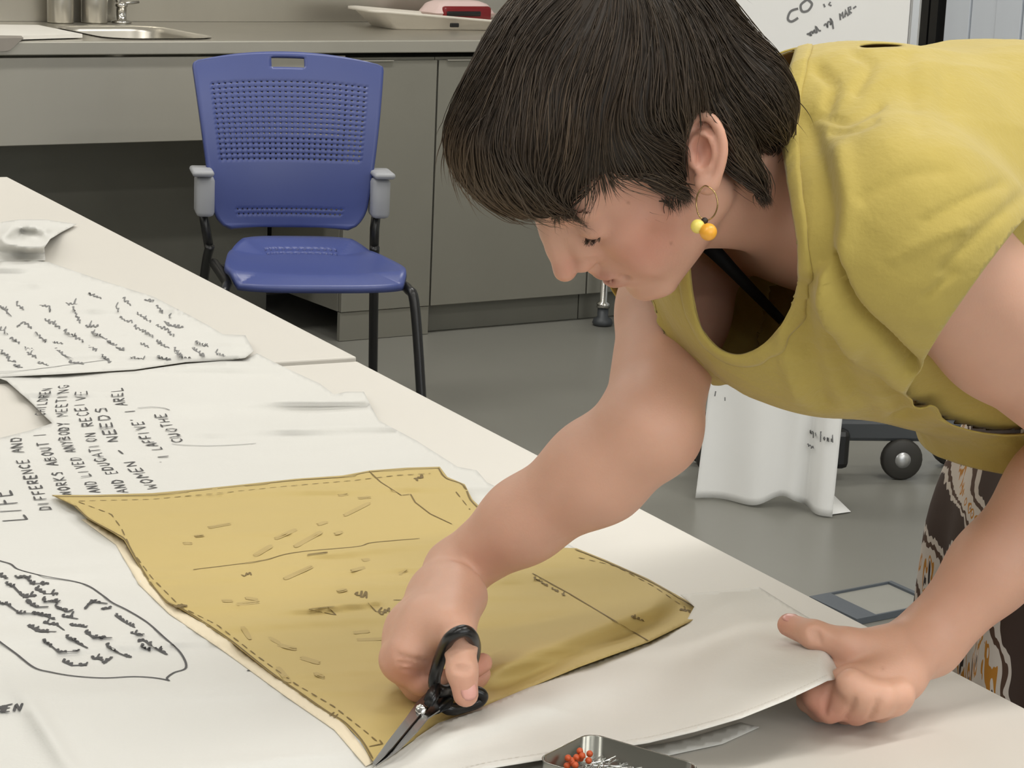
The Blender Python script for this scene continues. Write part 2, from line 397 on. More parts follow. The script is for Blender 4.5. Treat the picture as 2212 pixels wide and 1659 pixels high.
# ------------------------------------------------------------------ framed hatch on the floor
hp = [onz(1748, 1290, .012), onz(1925, 1256, .012), onz(2030, 1303, .012), onz(1948, 1372, .012)]
hp[3] = hp[0]+(hp[2]-hp[1]); 
hat = empty('floor_frame', (np.mean([h[0] for h in hp]), np.mean([h[1] for h in hp]), 0), 0, cat='frame', label='blue-grey framed grey panel lying on the floor behind the table')
hc_ = np.mean(hp, 0); hl = [np.array(h)-[hc_[0], hc_[1], 0] for h in hp]
def prism(name, poly, z0, z1, m, parent):
    n_ = len(poly); v = [(p[0], p[1], z0) for p in poly]+[(p[0], p[1], z1) for p in poly]
    f = [tuple(range(n_))[::-1], tuple(range(n_, 2*n_))]+[(i, (i+1) % n_, n_+(i+1) % n_, n_+i) for i in range(n_)]
    o = obj(name, v, f, m, parent)
    bm = bmesh.new(); bm.from_mesh(o.data); bmesh.ops.recalc_face_normals(bm, faces=bm.faces); bm.to_mesh(o.data); bm.free(); return o
inn = lambda a, b: hl[0]+(hl[1]-hl[0])*a+(hl[3]-hl[0])*b
m_bg = mat('blue_grey_frame', (84, 90, 97), .45)
A_, B_ = .24, .95
fr = [((0, 0), (A_, 0), (A_, 1), (0, 1)), ((B_, 0), (1, 0), (1, 1), (B_, 1)), ((A_, 0), (B_, 0), (B_, .03), (A_, .03)), ((A_, .97), (B_, .97), (B_, 1), (A_, 1))]
for q4 in fr: prism('frame_bar', [inn(*q) for q in q4], .001, .014, m_bg, hat)
prism('infill_panel', [inn(A_, .03), inn(B_, .03), inn(B_, .97), inn(A_, .97)], .001, .009, mat('grey_panel', (146, 145, 138), .5), hat)

# ------------------------------------------------------------------ hanging sheet of paper
m_paper = mat('white_paper', (240, 240, 238), .75, var=.02, bump=.1, bscale=14)
fl0 = onz(1500, 1082, 0); fl1 = onz(1800, 1115, 0)
pw = np.linalg.norm(fl1-fl0); pd = (fl1-fl0)/pw; pn = np.array([-pd[1], pd[0], 0]); pn = pn if pn[1] > 0 else -pn
nu, nv = 40, 50; PV, PF = [], []
hz = .95
for j in range(nv+1):
    t = j/nv
    for i in range(nu+1):
        a = i/nu
        lean = -.10*t*(1-a)*.3
        wav = .020*math.sin(a*5.2+.6)*(1-t*.4)+.012*math.sin(a*11+t*3)+(.05*math.exp(-((a-.78)/.07)**2)*(1-t) )
        low = max(0, .10*math.exp(-((a-.62)/.12)**2)*(1-t*3)) if t < .34 else 0
        x = a*pw*(1-.10*t)+.055*t*1.0
        p = fl0+pd*x+pn*(wav+low*.3)+np.array([0, 0, .004+t*hz+low*.25])
        PV.append(p)
for j in range(nv):
    for i in range(nu): q = nu+1; PF.append((j*q+i, j*q+i+1, (j+1)*q+i+1, (j+1)*q+i))
# folded flap lying on the floor at the right corner
b0 = len(PV); fa = onz(1782, 1113, .004); fb = onz(1838, 1105, .004); fc = onz(1802, 1070, .004)
PV += [fa, fb, fc]; PF += [(b0, b0+1, b0+2)]
hs = obj('hanging_paper', PV, PF, m_paper, None, True); mod(hs, 'SOLIDIFY', thickness=.0006)
tag(hs, 'creased white paper sheet with pencil notes hanging down to the floor', 'paper')

# ------------------------------------------------------------------ blue chair
CY = math.atan2(-.975, .22)      # forward direction angle
cf = np.array([.22, -.975, 0]); cf /= np.linalg.norm(cf); cr = np.array([-cf[1], cf[0], 0])   # cr: image right
CO = np.array([-.53, 5.68, 0])
ch = empty('stacking_chair', CO, math.atan2(cr[1], cr[0]), cat='chair', label='blue perforated plastic chair with grey arms and black legs by the counter')
m_blue = mat('blue_plastic', (68, 80, 136), .38, var=.05, vscale=6)
m_armg = mat('grey_plastic', (158, 160, 164), .5)
m_tube = mat('black_tube', (26, 26, 27), .33)
# local: x right, y back (away), z up   (forward = -y)
def back_pt(a, b):      # a -1..1, b 0..1 from bottom to top
    w_ = .185+.06*b**.8
    if b < .14: w_ *= 1-.20*(1-math.sqrt(max(0, 1-((.14-b)/.14)**2)))
    if b > .95: w_ *= 1-.07*(1-math.sqrt(max(0, 1-((b-.95)/.05)**2)))
    x = a*w_*1.03-.024; z = .50+.447*b-.022*a*a*b**3
    y = .20+.10*b**1.5+.035*(1-abs(a)**2)-.02*math.sin(b*math.pi)
    return x, y, z
na, nb = 61, 69
gl = lambda i, n: (i//2+(.64 if i % 2 else 0))/(n//2+.64)
bv = [back_pt(gl(i, na)*2-1, gl(j, nb)) for j in range(nb+1) for i in range(na+1)]
bf = []
for j in range(nb):
    for i in range(na):
        a = (gl(i, na)+gl(i+1, na))-1; b = (gl(j, nb)+gl(j+1, nb))/2
        if abs(a) < .19 and .905 < b < .965: continue
        perf = (.385 < b < .86 and abs(a) < .86) or (.06 < b < .125 and abs(a) < .72)
        if perf and i % 2 == 1 and j % 2 == 1: continue
        bf.append((j*(na+1)+i, j*(na+1)+i+1, (j+1)*(na+1)+i+1, (j+1)*(na+1)+i))
o = obj('backrest', bv, bf, m_blue, ch, True); mod(o, 'SOLIDIFY', thickness=.012, offset=0)
o.data.shade_smooth()
sv, sf = [], []
ns_ = 40
for j in range(ns_+1):
    for i in range(ns_+1):
        a = i/ns_*2-1; b = j/ns_*2-1          # b -1 back .. 1 front
        # superellipse mapping of square to rounded outline
        k = max(abs(a), abs(b)); L_ = (abs(a)**3.6+abs(b)**3.6)**(1/3.6) if k else 1
        s_ = k/L_ if L_ else 0
        x = a*s_*(.212+.036*b)+.006*b; y = -b*s_*.235-.012
        z = .442-.014*(1-min(1, k**4))+(-.030*max(0, b-.72)**1.3/.28**1.3 if b > .72 else 0)+.022*max(0, -b-.6)/.4
        sv.append((x, y, z))
for j in range(ns_):
    for i in range(ns_):
        if j % 2 == 1 and i % 2 == 1 and 3 < j < 9 and 8 < i < 32: continue
        q = ns_+1; sf.append((j*q+i, j*q+i+1, (j+1)*q+i+1, (j+1)*q+i))
o = obj('seat', sv, sf, m_blue, ch, True); mod(o, 'SOLIDIFY', thickness=.016, offset=-1)
for sgn in (-1, 1):
    bm = bmesh.new()
    boxbm(bm, (-.022, -.05, .535), (.026, .035, .640), .012, Matrix.Translation((sgn*.228-.022, .20, 0)))
    bm_obj('arm', bm, m_armg, ch, True)
    bm = bmesh.new(); boxbm(bm, (-.028, -.075, .642), (.028, .045, .658), .0075, Matrix.Translation((sgn*.234-.022, .20, 0)))
    bm_obj('arm_pad', bm, m_armg, ch, True)
    tube('upright', [(sgn*.228-.022, .215, .545), (sgn*.222-.02, .215, .50), (sgn*.216-.016, .20, .44)], .0125, m_tube, ch)
    tube('leg', spline([(sgn*.216-.016, .19, .455), (sgn*.225-.018, .23, .36), (sgn*.245-.018, .32, .012)], 6), .0125, m_tube, ch)
    tube('leg', spline([(sgn*.214-.01, .16, .415), (sgn*.215, -.10, .412), (sgn*.226, -.19, .412), (sgn*.240, -.228, .36), (sgn*.262, -.30, .012)], 6), .0125, m_tube, ch)
tube('cross_bar', [(-.215, .1, .412), (.205, .1, .412)], .010, m_tube, ch)

# ------------------------------------------------------------------ tables
TZ = .73
TA = math.radians(27.44); TU = np.array([math.cos(TA), math.sin(TA), 0]); TD = np.array([-math.sin(TA), math.cos(TA), 0])
m_lam = mat('table_laminate', (212, 208, 200), .42, var=.02, vscale=3)
m_edge = mat('table_edge', (232, 230, 222), .5)
def table(corner, length, depth, lab):
    # corner: near-right... point on right edge; table extends -TU (left) and along +TD
    e = empty('work_table', corner-TU*depth/2+TD*length/2, TA, cat='table', group='white work tables', label=lab)
    e.location.z = 0
    box('tabletop', (-depth/2, -length/2, TZ-.026), (depth/2, length/2, TZ), m_lam, e, .0025)
    for sx in (-1, 1):
        for sy in (-1, 1):
            box('leg', (sx*(depth/2-.07)-.02, sy*(length/2-.10)-.02, .001), (sx*(depth/2-.07)+.02, sy*(length/2-.10)+.02, TZ-.066), m_alu, e, .003)
    for sy in (-1, 1): box('apron', (-depth/2+.09, sy*(length/2-.10)-.014, TZ-.066), (depth/2-.09, sy*(length/2-.10)+.014, TZ-.0265), m_alu, e, .002)
    for sx in (-1, 1): box('apron', (sx*(depth/2-.07)-.014, -length/2+.12, TZ-.066), (sx*(depth/2-.07)+.014, length/2-.12, TZ-.0265), m_alu, e, .002)
    return e
cA = onz(765, 771, TZ); far_end = onz(17, 382, TZ)
lenA = float((far_end-cA)@TD)
table(cA+TU*0.004, lenA, 1.10, 'far white table carrying the wordy cloth near the blue chair')
cB = onz(770, 779, TZ)-TD*.002
tb = cB-TD*lenA
table(tb, lenA-.002, 1.10, 'near white table under the yellow pattern and the scissors')
# ================================================================== cloth, paper and tools on the table
_H = rng.random((256, 256))
def vnoise(x, y):
    x = np.asarray(x, float); y = np.asarray(y, float); xi = np.floor(x).astype(int); yi = np.floor(y).astype(int); fx = x-xi; fy = y-yi
    fx = fx*fx*(3-2*fx); fy = fy*fy*(3-2*fy); g = lambda a, b: _H[a & 255, b & 255]
    return (g(xi, yi)*(1-fx)+g(xi+1, yi)*fx)*(1-fy)+(g(xi, yi+1)*(1-fx)+g(xi+1, yi+1)*fx)*fy
def sstep(x, a, b): t = np.clip((np.asarray(x, float)-a)/(b-a), 0, 1); return t*t*(3-2*t)
def wrinkle(wx, wy, ang, sc=14., st=4., seed=0):
    c, s = math.cos(ang), math.sin(ang); a = wx*c+wy*s; b = -wx*s+wy*c
    n = vnoise(a*sc/st+seed, b*sc+seed*1.7); m = vnoise(a*sc/st*2+seed+9, b*sc*2.3+seed)
    return (1-np.abs(2*n-1))**2.2*.75+(1-np.abs(2*m-1))**2.5*.3
def pxgrid(poly, step):
    poly = np.array(poly, float); bp = []
    for i in range(len(poly)):
        a, b = poly[i], poly[(i+1) % len(poly)]; k = max(1, int(np.hypot(*(b-a))/step))
        bp += [a+(b-a)*t for t in np.arange(k)/k]
    bp = np.array(bp); lo = poly.min(0); hi = poly.max(0)
    gx, gy = np.meshgrid(np.arange(lo[0], hi[0], step), np.arange(lo[1], hi[1], step*.75)); gx = gx+(np.arange(gx.shape[0]) % 2)[:, None]*step/2
    x, y = gx.ravel(), gy.ravel(); ins = np.zeros(len(x), bool); mind = np.full(len(x), 1e9)
    for i in range(len(poly)):
        (x0, y0), (x1, y1) = poly[i-1], poly[i]
        c = ((y0 > y) != (y1 > y)) & (x < (x1-x0)*(y-y0)/((y1-y0) if y1 != y0 else 1e-9)+x0); ins ^= c
        d = np.array([x1-x0, y1-y0]); t = np.clip(((x-x0)*d[0]+(y-y0)*d[1])/(d@d+1e-9), 0, 1); mind = np.minimum(mind, np.hypot(x-x0-t*d[0], y-y0-t*d[1]))
    k = ins & (mind > step*.45); q = np.stack([x[k], y[k]], 1)
    allp = np.concatenate([bp, q]); nb_ = len(bp)
    r = mgeo.delaunay_2d_cdt([Vector(v) for v in allp], [(i, (i+1) % nb_) for i in range(nb_)], [], 1, 1e-6)
    return np.array([tuple(v) for v in r[0]]), r[2]
def onzv(xy, z):
    xy = np.asarray(xy, float); d = CR*((xy[:, :1]-1106)/FPX)+CD*((xy[:, 1:]-829.5)/FPX)+CF
    return np.array([0, 0, CAMH])+d*((np.asarray(z)-CAMH)/d[:, 2])[:, None]
def sheet(name, poly, step, zf, m, parent=None, th=.0006, **k):
    xy, f = pxgrid(poly, step); z = zf(xy); v = onzv(xy, z)
    o = obj(name, v, f, m, None, True, **k)
    bm = bmesh.new(); bm.from_mesh(o.data)
    bmesh.ops.recalc_face_normals(bm, faces=bm.faces)
    if sum(fc.normal.z for fc in bm.faces) < 0: bmesh.ops.reverse_faces(bm, faces=bm.faces)
    bm.to_mesh(o.data); bm.free(); o.data.shade_smooth()
    if th: mod(o, 'SOLIDIFY', thickness=th, offset=-1)
    if parent: o.parent = parent
    return o
def W(xy, z=TZ): return onzv(xy, np.full(len(xy), z))
def strokes(name, lines, width, zf, m, parent=None, lift=.0006, dens=6, **k):
    V, Fc = [], []
    for ln in lines:
        ln = np.asarray(ln, float)
        if len(ln) < 2: continue
        seg = [ln[0]]
        for a, b in zip(ln[:-1], ln[1:]):
            q = max(1, int(np.hypot(*(b-a))/dens)); seg += [a+(b-a)*t for t in (np.arange(q)+1)/q]
        seg = np.array(seg); p = onzv(seg, zf(seg)+lift)
        t = np.gradient(p, axis=0); t[:, 2] = 0; t /= np.linalg.norm(t, axis=1)[:, None]+1e-9; n = np.stack([-t[:, 1], t[:, 0], 0*t[:, 0]], 1)
        wd_ = width*(.8+.4*rng.random())*np.ones(len(p)); wd_[0] *= .7; wd_[-1] *= .6
        b0 = len(V)
        for i in range(len(p)): V += [p[i]-n[i]*wd_[i]/2, p[i]+n[i]*wd_[i]/2]
        Fc += [(b0+2*i, b0+2*i+2, b0+2*i+3, b0+2*i+1) for i in range(len(p)-1)]
    o = obj(name, V, Fc, m, parent, **k)
    if len(lines) > 14 or name in ('print_notes',): o['kind'] = 'stuff'
    return o
def each_stroke(name, lines, *a, **k):
    for ln in lines: strokes(name, [ln], *a, **k)
GL = {'A': [[(0, 0), (.3, 1), (.6, 0)], [(.12, .4), (.48, .4)]], 'B': [[(0, 0), (0, 1), (.4, .95), (.45, .7), (0, .52), (.5, .4), (.5, .1), (0, 0)]],
 'C': [[(.55, .85), (.3, 1), (.05, .7), (.05, .3), (.3, 0), (.55, .15)]], 'D': [[(0, 0), (0, 1), (.4, .85), (.5, .5), (.35, .1), (0, 0)]],
 'E': [[(.5, 1), (0, 1), (0, 0), (.5, 0)], [(0, .5), (.4, .5)]], 'F': [[(.5, 1), (0, 1), (0, 0)], [(0, .5), (.4, .5)]],
 'G': [[(.5, .85), (.3, 1), (.05, .7), (.05, .3), (.3, 0), (.5, .2), (.5, .45), (.3, .45)]], 'H': [[(0, 0), (0, 1)], [(.5, 0), (.5, 1)], [(0, .5), (.5, .5)]],
 'I': [[(.1, 0), (.1, 1)]], 'K': [[(0, 0), (0, 1)], [(.5, 1), (0, .45), (.5, 0)]], 'L': [[(0, 1), (0, 0), (.5, 0)]], 'M': [[(0, 0), (.05, 1), (.3, .4), (.55, 1), (.6, 0)]],
 'N': [[(0, 0), (0, 1), (.5, 0), (.5, 1)]], 'O': [[(.3, 1), (.05, .7), (.05, .3), (.3, 0), (.52, .3), (.52, .7), (.3, 1)]], 'P': [[(0, 0), (0, 1), (.45, .9), (.45, .6), (0, .5)]],
 'R': [[(0, 0), (0, 1), (.45, .9), (.45, .6), (0, .5), (.5, 0)]], 'S': [[(.5, .9), (.2, 1), (.05, .75), (.45, .4), (.45, .1), (.05, .05)]], 'T': [[(.28, 0), (.28, 1)], [(0, 1), (.55, 1)]],
 'U': [[(0, 1), (.05, .2), (.3, 0), (.5, .2), (.5, 1)]], 'V': [[(0, 1), (.28, 0), (.55, 1)]], 'W': [[(0, 1), (.15, 0), (.32, .7), (.5, 0), (.65, 1)]], 'Y': [[(0, 1), (.28, .5), (.55, 1)], [(.28, .5), (.2, -.1)]],
 '(': [[(.3, 1.1), (.08, .5), (.3, -.1)]], ')': [[(0, 1.1), (.22, .5), (0, -.1)]], '-': [[(0, .45), (.6, .5)]], "'": [[(.1, 1), (.05, .75)]], '|': [[(.1, -.1), (.1, 1)]], ' ': [],
 'a': [[(.4, .5), (.1, .45), (.05, .1), (.3, .02), (.42, .45), (.45, 0)]], 'b': [[(0, 1), (.05, 0), (.35, .1), (.35, .45), (.05, .4)]], 'f': [[(.4, .95), (.2, 1), (.12, -.3)], [(0, .5), (.35, .5)]],
 'i': [[(.08, .5), (.1, 0)], [(.08, .72), (.1, .76)]], 'l': [[(.08, 1), (.1, 0)]], 'n': [[(0, .5), (.03, 0), (.1, .4), (.3, .5), (.35, 0)]], 'o': [[(.2, .5), (.03, .25), (.2, 0), (.38, .25), (.2, .5)]],
 'r': [[(0, .5), (.03, 0), (.1, .4), (.3, .48)]], 's': [[(.3, .48), (.06, .42), (.28, .15), (.03, .02)]], 'u': [[(0, .5), (.05, .05), (.25, .05), (.33, .5), (.38, 0)]], 'v': [[(0, .5), (.15, 0), (.35, .5)]],
 'y': [[(0, .5), (.12, .1), (.3, .5), (.1, -.4)]], 'd': [[(.38, .5), (.1, .45), (.05, .08), (.3, .05), (.4, 1), (.42, 0)]], 'e': [[(.05, .25), (.35, .3), (.2, .5), (.03, .25), (.2, 0), (.4, .1)]], 'm': [[(0, .5), (.03, 0), (.15, .48), (.2, 0), (.35, .48), (.42, 0)]]}
def path_at(path, s):
    path = np.asarray(path, float); d = np.hypot(*np.diff(path, axis=0).T); c = np.concatenate([[0], np.cumsum(d)]); s = np.clip(s, 0, c[-1])
    return np.stack([np.interp(s, c, path[:, 0]), np.interp(s, c, path[:, 1])], -1), c[-1]
def text_path(txt, path, up, jit=.06):
    """handwriting: glyph advance along the px path, glyph height along the px vector up"""
    L_ = path_at(path, 0)[1]; adv = L_/len(txt); up = np.array(up, float); out = []
    for i, c in enumerate(txt):
        for ln in GL.get(c, []):
            q = []
            for (x, y) in ln:
                s = (i+.12+x/.62*.72)*adv; b = path_at(path, np.array(s))[0]
                q.append(b+up*(y+rng.normal(0, jit*.6))+rng.normal(0, jit*adv*.35, 2))
            out.append(np.array(q))
    return out
def squiggle(path, amp, wl, up, gaps=.18):
    L_ = path_at(path, 0)[1]; out = []; s = 0; up = np.array(up, float)
    while s < L_-wl:
        w_ = min(L_-s, wl*rng.integers(3, 7)); t = np.arange(0, w_, wl/4)
        if len(t) > 3:
            b = path_at(path, s+t)[0]; a = np.where(np.arange(len(t)) % 4 == 1, 1, np.where(np.arange(len(t)) % 4 == 3, -.25, .3))*(.5+.9*rng.random(len(t)))
            b = b+up*a[:, None]*amp/np.linalg.norm(up)+rng.normal(0, amp*.22, b.shape); out.append(spline(b, 3))
            if rng.random() < .3: j = rng.integers(0, len(b)); out.append(np.array([b[j], b[j]+up/np.linalg.norm(up)*amp*1.9]))
        s += w_+wl*1.3*(1+gaps*rng.random())
    return out
m_cloth = mat('white_cotton', (211, 210, 205), .85, var=.015, vscale=5, bump=.15, bscale=260, sheen=.1)
m_clothb = mat('white_cotton_thick', (220, 218, 212), .85, var=.015, vscale=5, bump=.15, bscale=260)
def z_base(xy, amp=.004, ang=.15, seed=3, sc=11):
    v = W(xy); return TZ+.0016+amp*wrinkle(v[:, 0], v[:, 1], ang, sc, 5, seed)+amp*.35*vnoise(v[:, 0]*5+seed, v[:, 1]*5)

# --- crumpled bundle at the far left
def z_bun(xy):
    x, y = xy[:, 0], xy[:, 1]; r = np.hypot((x-60)/62, (y-512)/30)
    return TZ+.002+.030*np.exp(-((r-.8)/.35)**2)*sstep(x, 175, 120)*(.6+.5*vnoise(x/22, y/12))+.012*np.exp(-(r/.5)**2)+.008*vnoise(x/25+3, y/14)*sstep(y, 575, 540)
bun = sheet('crumpled_cloth', [(-140, 485), (-60, 470), (0, 480), (40, 474), (100, 474), (165, 484), (130, 503), (108, 516), (96, 535), (98, 562), (20, 566), (-140, 560)], 5, z_bun, m_cloth, label='crumpled white cloth bundle on the far table beside the chair', cat='cloth')
# --- upper cloth with cursive writing
def z_up(xy):
    x, y = xy[:, 0], xy[:, 1]; hem = 803-.125*x
    return z_base(xy, .0105, .12, 5, 9)+.004*np.exp(-((y-hem+14)/9)**2)*sstep(x, 560, 380)+.006*np.exp(-(((x-500)/40)**2+((y-742)/14)**2))
c1 = sheet('written_cloth', [(-140, 566), (-20, 566), (60, 562), (105, 566), (180, 592), (240, 612), (330, 640), (400, 676), (452, 704), (482, 722), (530, 724), (540, 742), (548, 758), (530, 772), (500, 778), (400, 782), (290, 798), (120, 808), (0, 814), (-140, 826)], 9, z_up, m_cloth, label='white cotton sheet with lines of cursive black handwriting on the far table', cat='cloth')
Z1 = lambda q: (np.array(q, float)/3.95+[0, 600]).tolist()
cur = [[(-30, 225), (40, 270), (100, 330)], [(130, 220), (235, 300)], [(150, 420), (200, 380), (280, 445), (340, 510), (400, 550), (540, 562)], [(340, 240), (420, 250), (430, 340)], [(375, 360), (465, 400), (520, 440), (690, 540), (770, 590), (860, 660), (940, 715)],
       [(560, 230), (660, 215)], [(620, 250), (660, 360), (720, 415), (850, 412)], [(780, 465), (870, 500), (970, 580), (1060, 620)], [(750, 145), (890, 180), (880, 215)], [(985, 240), (1010, 290)], [(1020, 340), (1090, 375), (1170, 375)], [(1140, 420), (1290, 490), (1350, 560), (1440, 600), (1520, 660), (1640, 690)],
       [(1050, 180), (1120, 240)], [(1160, 300), (1310, 400), (1430, 450), (1490, 510)], [(1230, 190), (1310, 205)], [(1330, 240), (1400, 310), (1470, 340)], [(1400, 370), (1440, 410), (1560, 425)], [(1190, 560), (1330, 620)], [(1340, 680), (1460, 700)], [(1480, 600), (1560, 690), (1640, 680)], [(1640, 600), (1740, 670)], [(1660, 550), (1800, 590)], [(1830, 640), (1920, 670)],
       [(90, 520), (160, 560), (220, 610), (350, 610)], [(0, 430), (60, 490)], [(0, 620), (70, 680), (80, 715), (220, 715)], [(470, 600), (540, 660), (630, 690)], [(230, 640), (310, 690)], [(320, 720), (410, 750)], [(590, 720), (720, 735)], [(880, 690), (950, 720)], [(1100, 680), (1220, 695)], [(110, 745), (190, 775)]]
ls = []
for p in cur:
    p = np.array(Z1(p)); ls += squiggle(p, 4.2, 8.0, (.5, -1))
    if rng.random() < .35: ls.append(p)
strokes('cursive_writing', ls, .0022, z_up, m_inkg, c1, .0008, 3)
each_stroke('drawn_line', [spline(np.array(Z1([(-60, 800), (200, 790), (560, 745), (900, 700)])), 10)], .0016, z_up, m_inkg, c1, .0008, 5)
# --- main cloth with capitals and the speech bubble
def z_main(xy):
    x, y = xy[:, 0], xy[:, 1]
    z = z_base(xy, .0105, .28, 11, 9)
    z = z+.004*np.exp(-((y-(1215-.07*x))/16)**2)*sstep(x, 420, 200)
    z = z+.007*np.exp(-((x-(40+.62*(y-1480)))/26)**2)*sstep(y, 1420, 1560)
    z = z+.004*np.exp(-((y-(868-.03*(x-700)))/7)**2)*sstep(x, 520, 700)
    return z-.002*sstep(x, 1000, 1150)
c2 = sheet('bubble_cloth', [(-150, 820), (0, 817), (14, 822), (60, 862), (113, 914), (60, 931), (0, 946), (-150, 962), (-150, 1800), (760, 1800), (812, 1652), (900, 1590), (1080, 1480), (1240, 1400), (1400, 1330), (1360, 1250), (1200, 1160), (1095, 1062), (1052, 1042), (1030, 1016), (988, 1008), (900, 952), (818, 908), (786, 846), (748, 846), (722, 852), (690, 828), (620, 796), (555, 763), (530, 776), (400, 786), (290, 802), (120, 812)], 9, z_main, m_cloth, label='white cotton sheet with black capitals and a speech bubble under the yellow pattern', cat='cloth')
Z2 = lambda q: np.array(q, float)/4.88+[0, 810]
ls = []
for t, p, up in [('LIFE', [(275, 1530), (225, 1410), (150, 1290), (95, 1190)], (-50, 4)), ('DIFFERENCE AND', [(545, 1420), (470, 1250), (385, 1080), (300, 920), (240, 780), (225, 640)], (-24, 2)),
    ('WORKS ABOUT |', [(760, 1270), (700, 1120), (640, 980), (560, 830), (500, 690), (450, 590)], (-24, 2)), ('CHILDREN', [(470, 425), (490, 300), (530, 170), (560, 130)], (-21, 2)),
    ('AND LIVED ANYBODY MEETING', [(1060, 1240), (990, 1100), (920, 1000), (830, 840), (740, 690), (720, 500), (700, 330), (730, 90)], (-23, 2)),
    ('AND EDUCATION RECEIVE', [(1360, 1240), (1250, 1050), (1110, 890), (1030, 720), (990, 540), (900, 340), (910, 150)], (-23, 2)),
    ('WOMEN - NEEDS', [(1680, 1200), (1560, 1070), (1450, 950), (1300, 780), (1190, 560), (1110, 320)], (-24, 2)),
    ("'I LAFFIVE' I AREL", [(1790, 920), (1780, 850), (1620, 690), (1530, 540), (1440, 390), (1320, 290), (1270, 120)], (-23, 2)),
    ('CUOTHE', [(1935, 710), (1860, 570), (1790, 480), (1730, 390)], (-23, 2))]:
    ls += text_path(t, Z2(p), up)
strokes('capital_writing', ls, .0024, z_main, m_ink, c2, .0008, 3)
ls = [spline(Z2([(1450, 345), (1600, 335), (1720, 345), (1790, 368)]), 8), spline(Z2([(1810, 725), (1960, 738), (2200, 745), (2480, 735), (2700, 720)]), 8)]
each_stroke('drawn_line', ls, .0014, z_main, m_inkg, c2, .0008, 5)
Z3 = lambda q: np.array(q, float)/4.366+[0, 1180]
bub = [(-120, 90), (0, 135), (100, 165), (170, 215), (350, 265), (500, 295), (700, 330), (840, 375), (980, 470), (1060, 530), (1200, 600), (1380, 710), (1540, 850), (1700, 1000), (1755, 1140), (1640, 1190), (1575, 1240), (1595, 1268)]
bub2 = [(-120, 800), (0, 900), (150, 1010), (320, 1140), (480, 1185), (700, 1222), (980, 1240), (1250, 1228), (1450, 1238), (1590, 1262)]
strokes('speech_bubble', [np.concatenate([spline(Z3(bub), 6), spline(Z3(bub2), 6)[::-1]])], .0021, z_main, m_ink, c2, .0008, 5)
bt = [[(-40, 260), (80, 300)], [(140, 285), (250, 290), (300, 350), (460, 350)], [(50, 340), (130, 380), (210, 470), (340, 470)], [(330, 400), (430, 450), (540, 455)], [(400, 515), (560, 520)], [(240, 515), (340, 570), (460, 565)], [(-30, 535), (60, 540), (180, 625), (400, 640), (520, 690)], [(525, 570), (640, 615), (690, 588)], [(580, 655), (740, 685)],
      [(260, 740), (350, 800), (530, 805)], [(410, 722), (540, 740), (610, 795)], [(660, 740), (820, 765)], [(400, 890), (470, 930), (560, 1000), (740, 985)], [(620, 850), (720, 900), (830, 960)], [(800, 800), (880, 860), (1060, 860)], [(590, 1080), (680, 1120), (820, 1118)], [(1000, 925), (1060, 980), (1150, 1020), (1240, 1045)], [(860, 1045), (980, 1070)], [(970, 1105), (1060, 1040)], [(1090, 645), (1160, 700), (1270, 765)], [(1230, 820), (1350, 835)], [(1300, 900), (1350, 880), (1450, 950), (1580, 1020)], [(1320, 945), (1420, 985)], [(800, 590), (860, 520), (1020, 540)], [(950, 590), (1050, 580)]]
ls = []
for p in bt:
    p = Z3(p); ls += squiggle(p, 4.8, 8.5, (.6, -1)); ls.append(p+rng.normal(0, .5, p.shape))
strokes('bubble_writing', ls, .0023, z_main, m_ink, c2, .0008, 3)
ls = text_path('MEN', [(-14, 1540), (48, 1534)], (6, -16))+text_path('Sv', [(530, 1452), (575, 1446)], (3, -22))
each_stroke('edge_letter', ls, .0024, z_main, m_ink, c2, .0008, 3)

# --- the cut-away strip lifted by the left hand
cut = np.array([(700, 1740), (812, 1654), (872, 1612), (946, 1562), (1030, 1532), (1130, 1490), (1250, 1440), (1400, 1386), (1480, 1346), (1500, 1310), (1470, 1284), (1560, 1276), (1640, 1268)], float)
low = np.array([(760, 1760), (900, 1704), (1040, 1662), (1250, 1628), (1400, 1604), (1500, 1580), (1600, 1551), (1700, 1511), (1788, 1470)], float)
def z_flap(xy):
    x, y = xy[:, 0], xy[:, 1]
    yt = np.interp(x, cut[:9, 0], cut[:9, 1]); yt = np.where(x > 1480, 1346+(1275-1346)*sstep(x, 1480, 1640), yt); yl = np.interp(x, low[:, 0], low[:, 1]); v = np.clip((y-yt)/(yl-yt+1e-6), 0, 1)
    lift = .052*sstep(x, 1230, 1780)*(.25+.75*sstep(v, -.05, .75))+.012*np.exp(-((v-.25)/.25)**2)*sstep(x, 850, 1000)*sstep(x, 1500, 1350)
    lift = lift+.020*np.exp(-((x-1560)/120)**2)*np.exp(-((v-.35)/.3)**2)
    lift = lift*(1-.75*sstep(x, 1520, 1660)*sstep(y, 1345, 1285))
    lift = lift*(1-.5*sstep(x, 1765, 1850)*sstep(y, 1385, 1420))
    vv_ = W(xy)
    return TZ+.0102+lift+.0012*wrinkle(vv_[:, 0], vv_[:, 1], -.5, 14, 4, 21)
poly = [tuple(p) for p in cut]+[(1700, 1306), (1770, 1348), (1850, 1400), (1870, 1440), (1840, 1462)]+[tuple(p) for p in low[::-1]]
c3 = sheet('cut_cloth_strip', poly, 8, z_flap, m_clothb, label='white cloth strip being cut away, its end lifted by the left hand', cat='cloth')
hem = [p+np.array([0, -13]) for p in low]
strokes('hem_stitching', [np.array([a, a+(b-a)*.6]) for a, b in zip(spline(hem, 14)[:-1], spline(hem, 14)[1:])], .0011, z_flap, mat('stitch_thread', (206, 202, 194), .8), c3, .0006, 5)
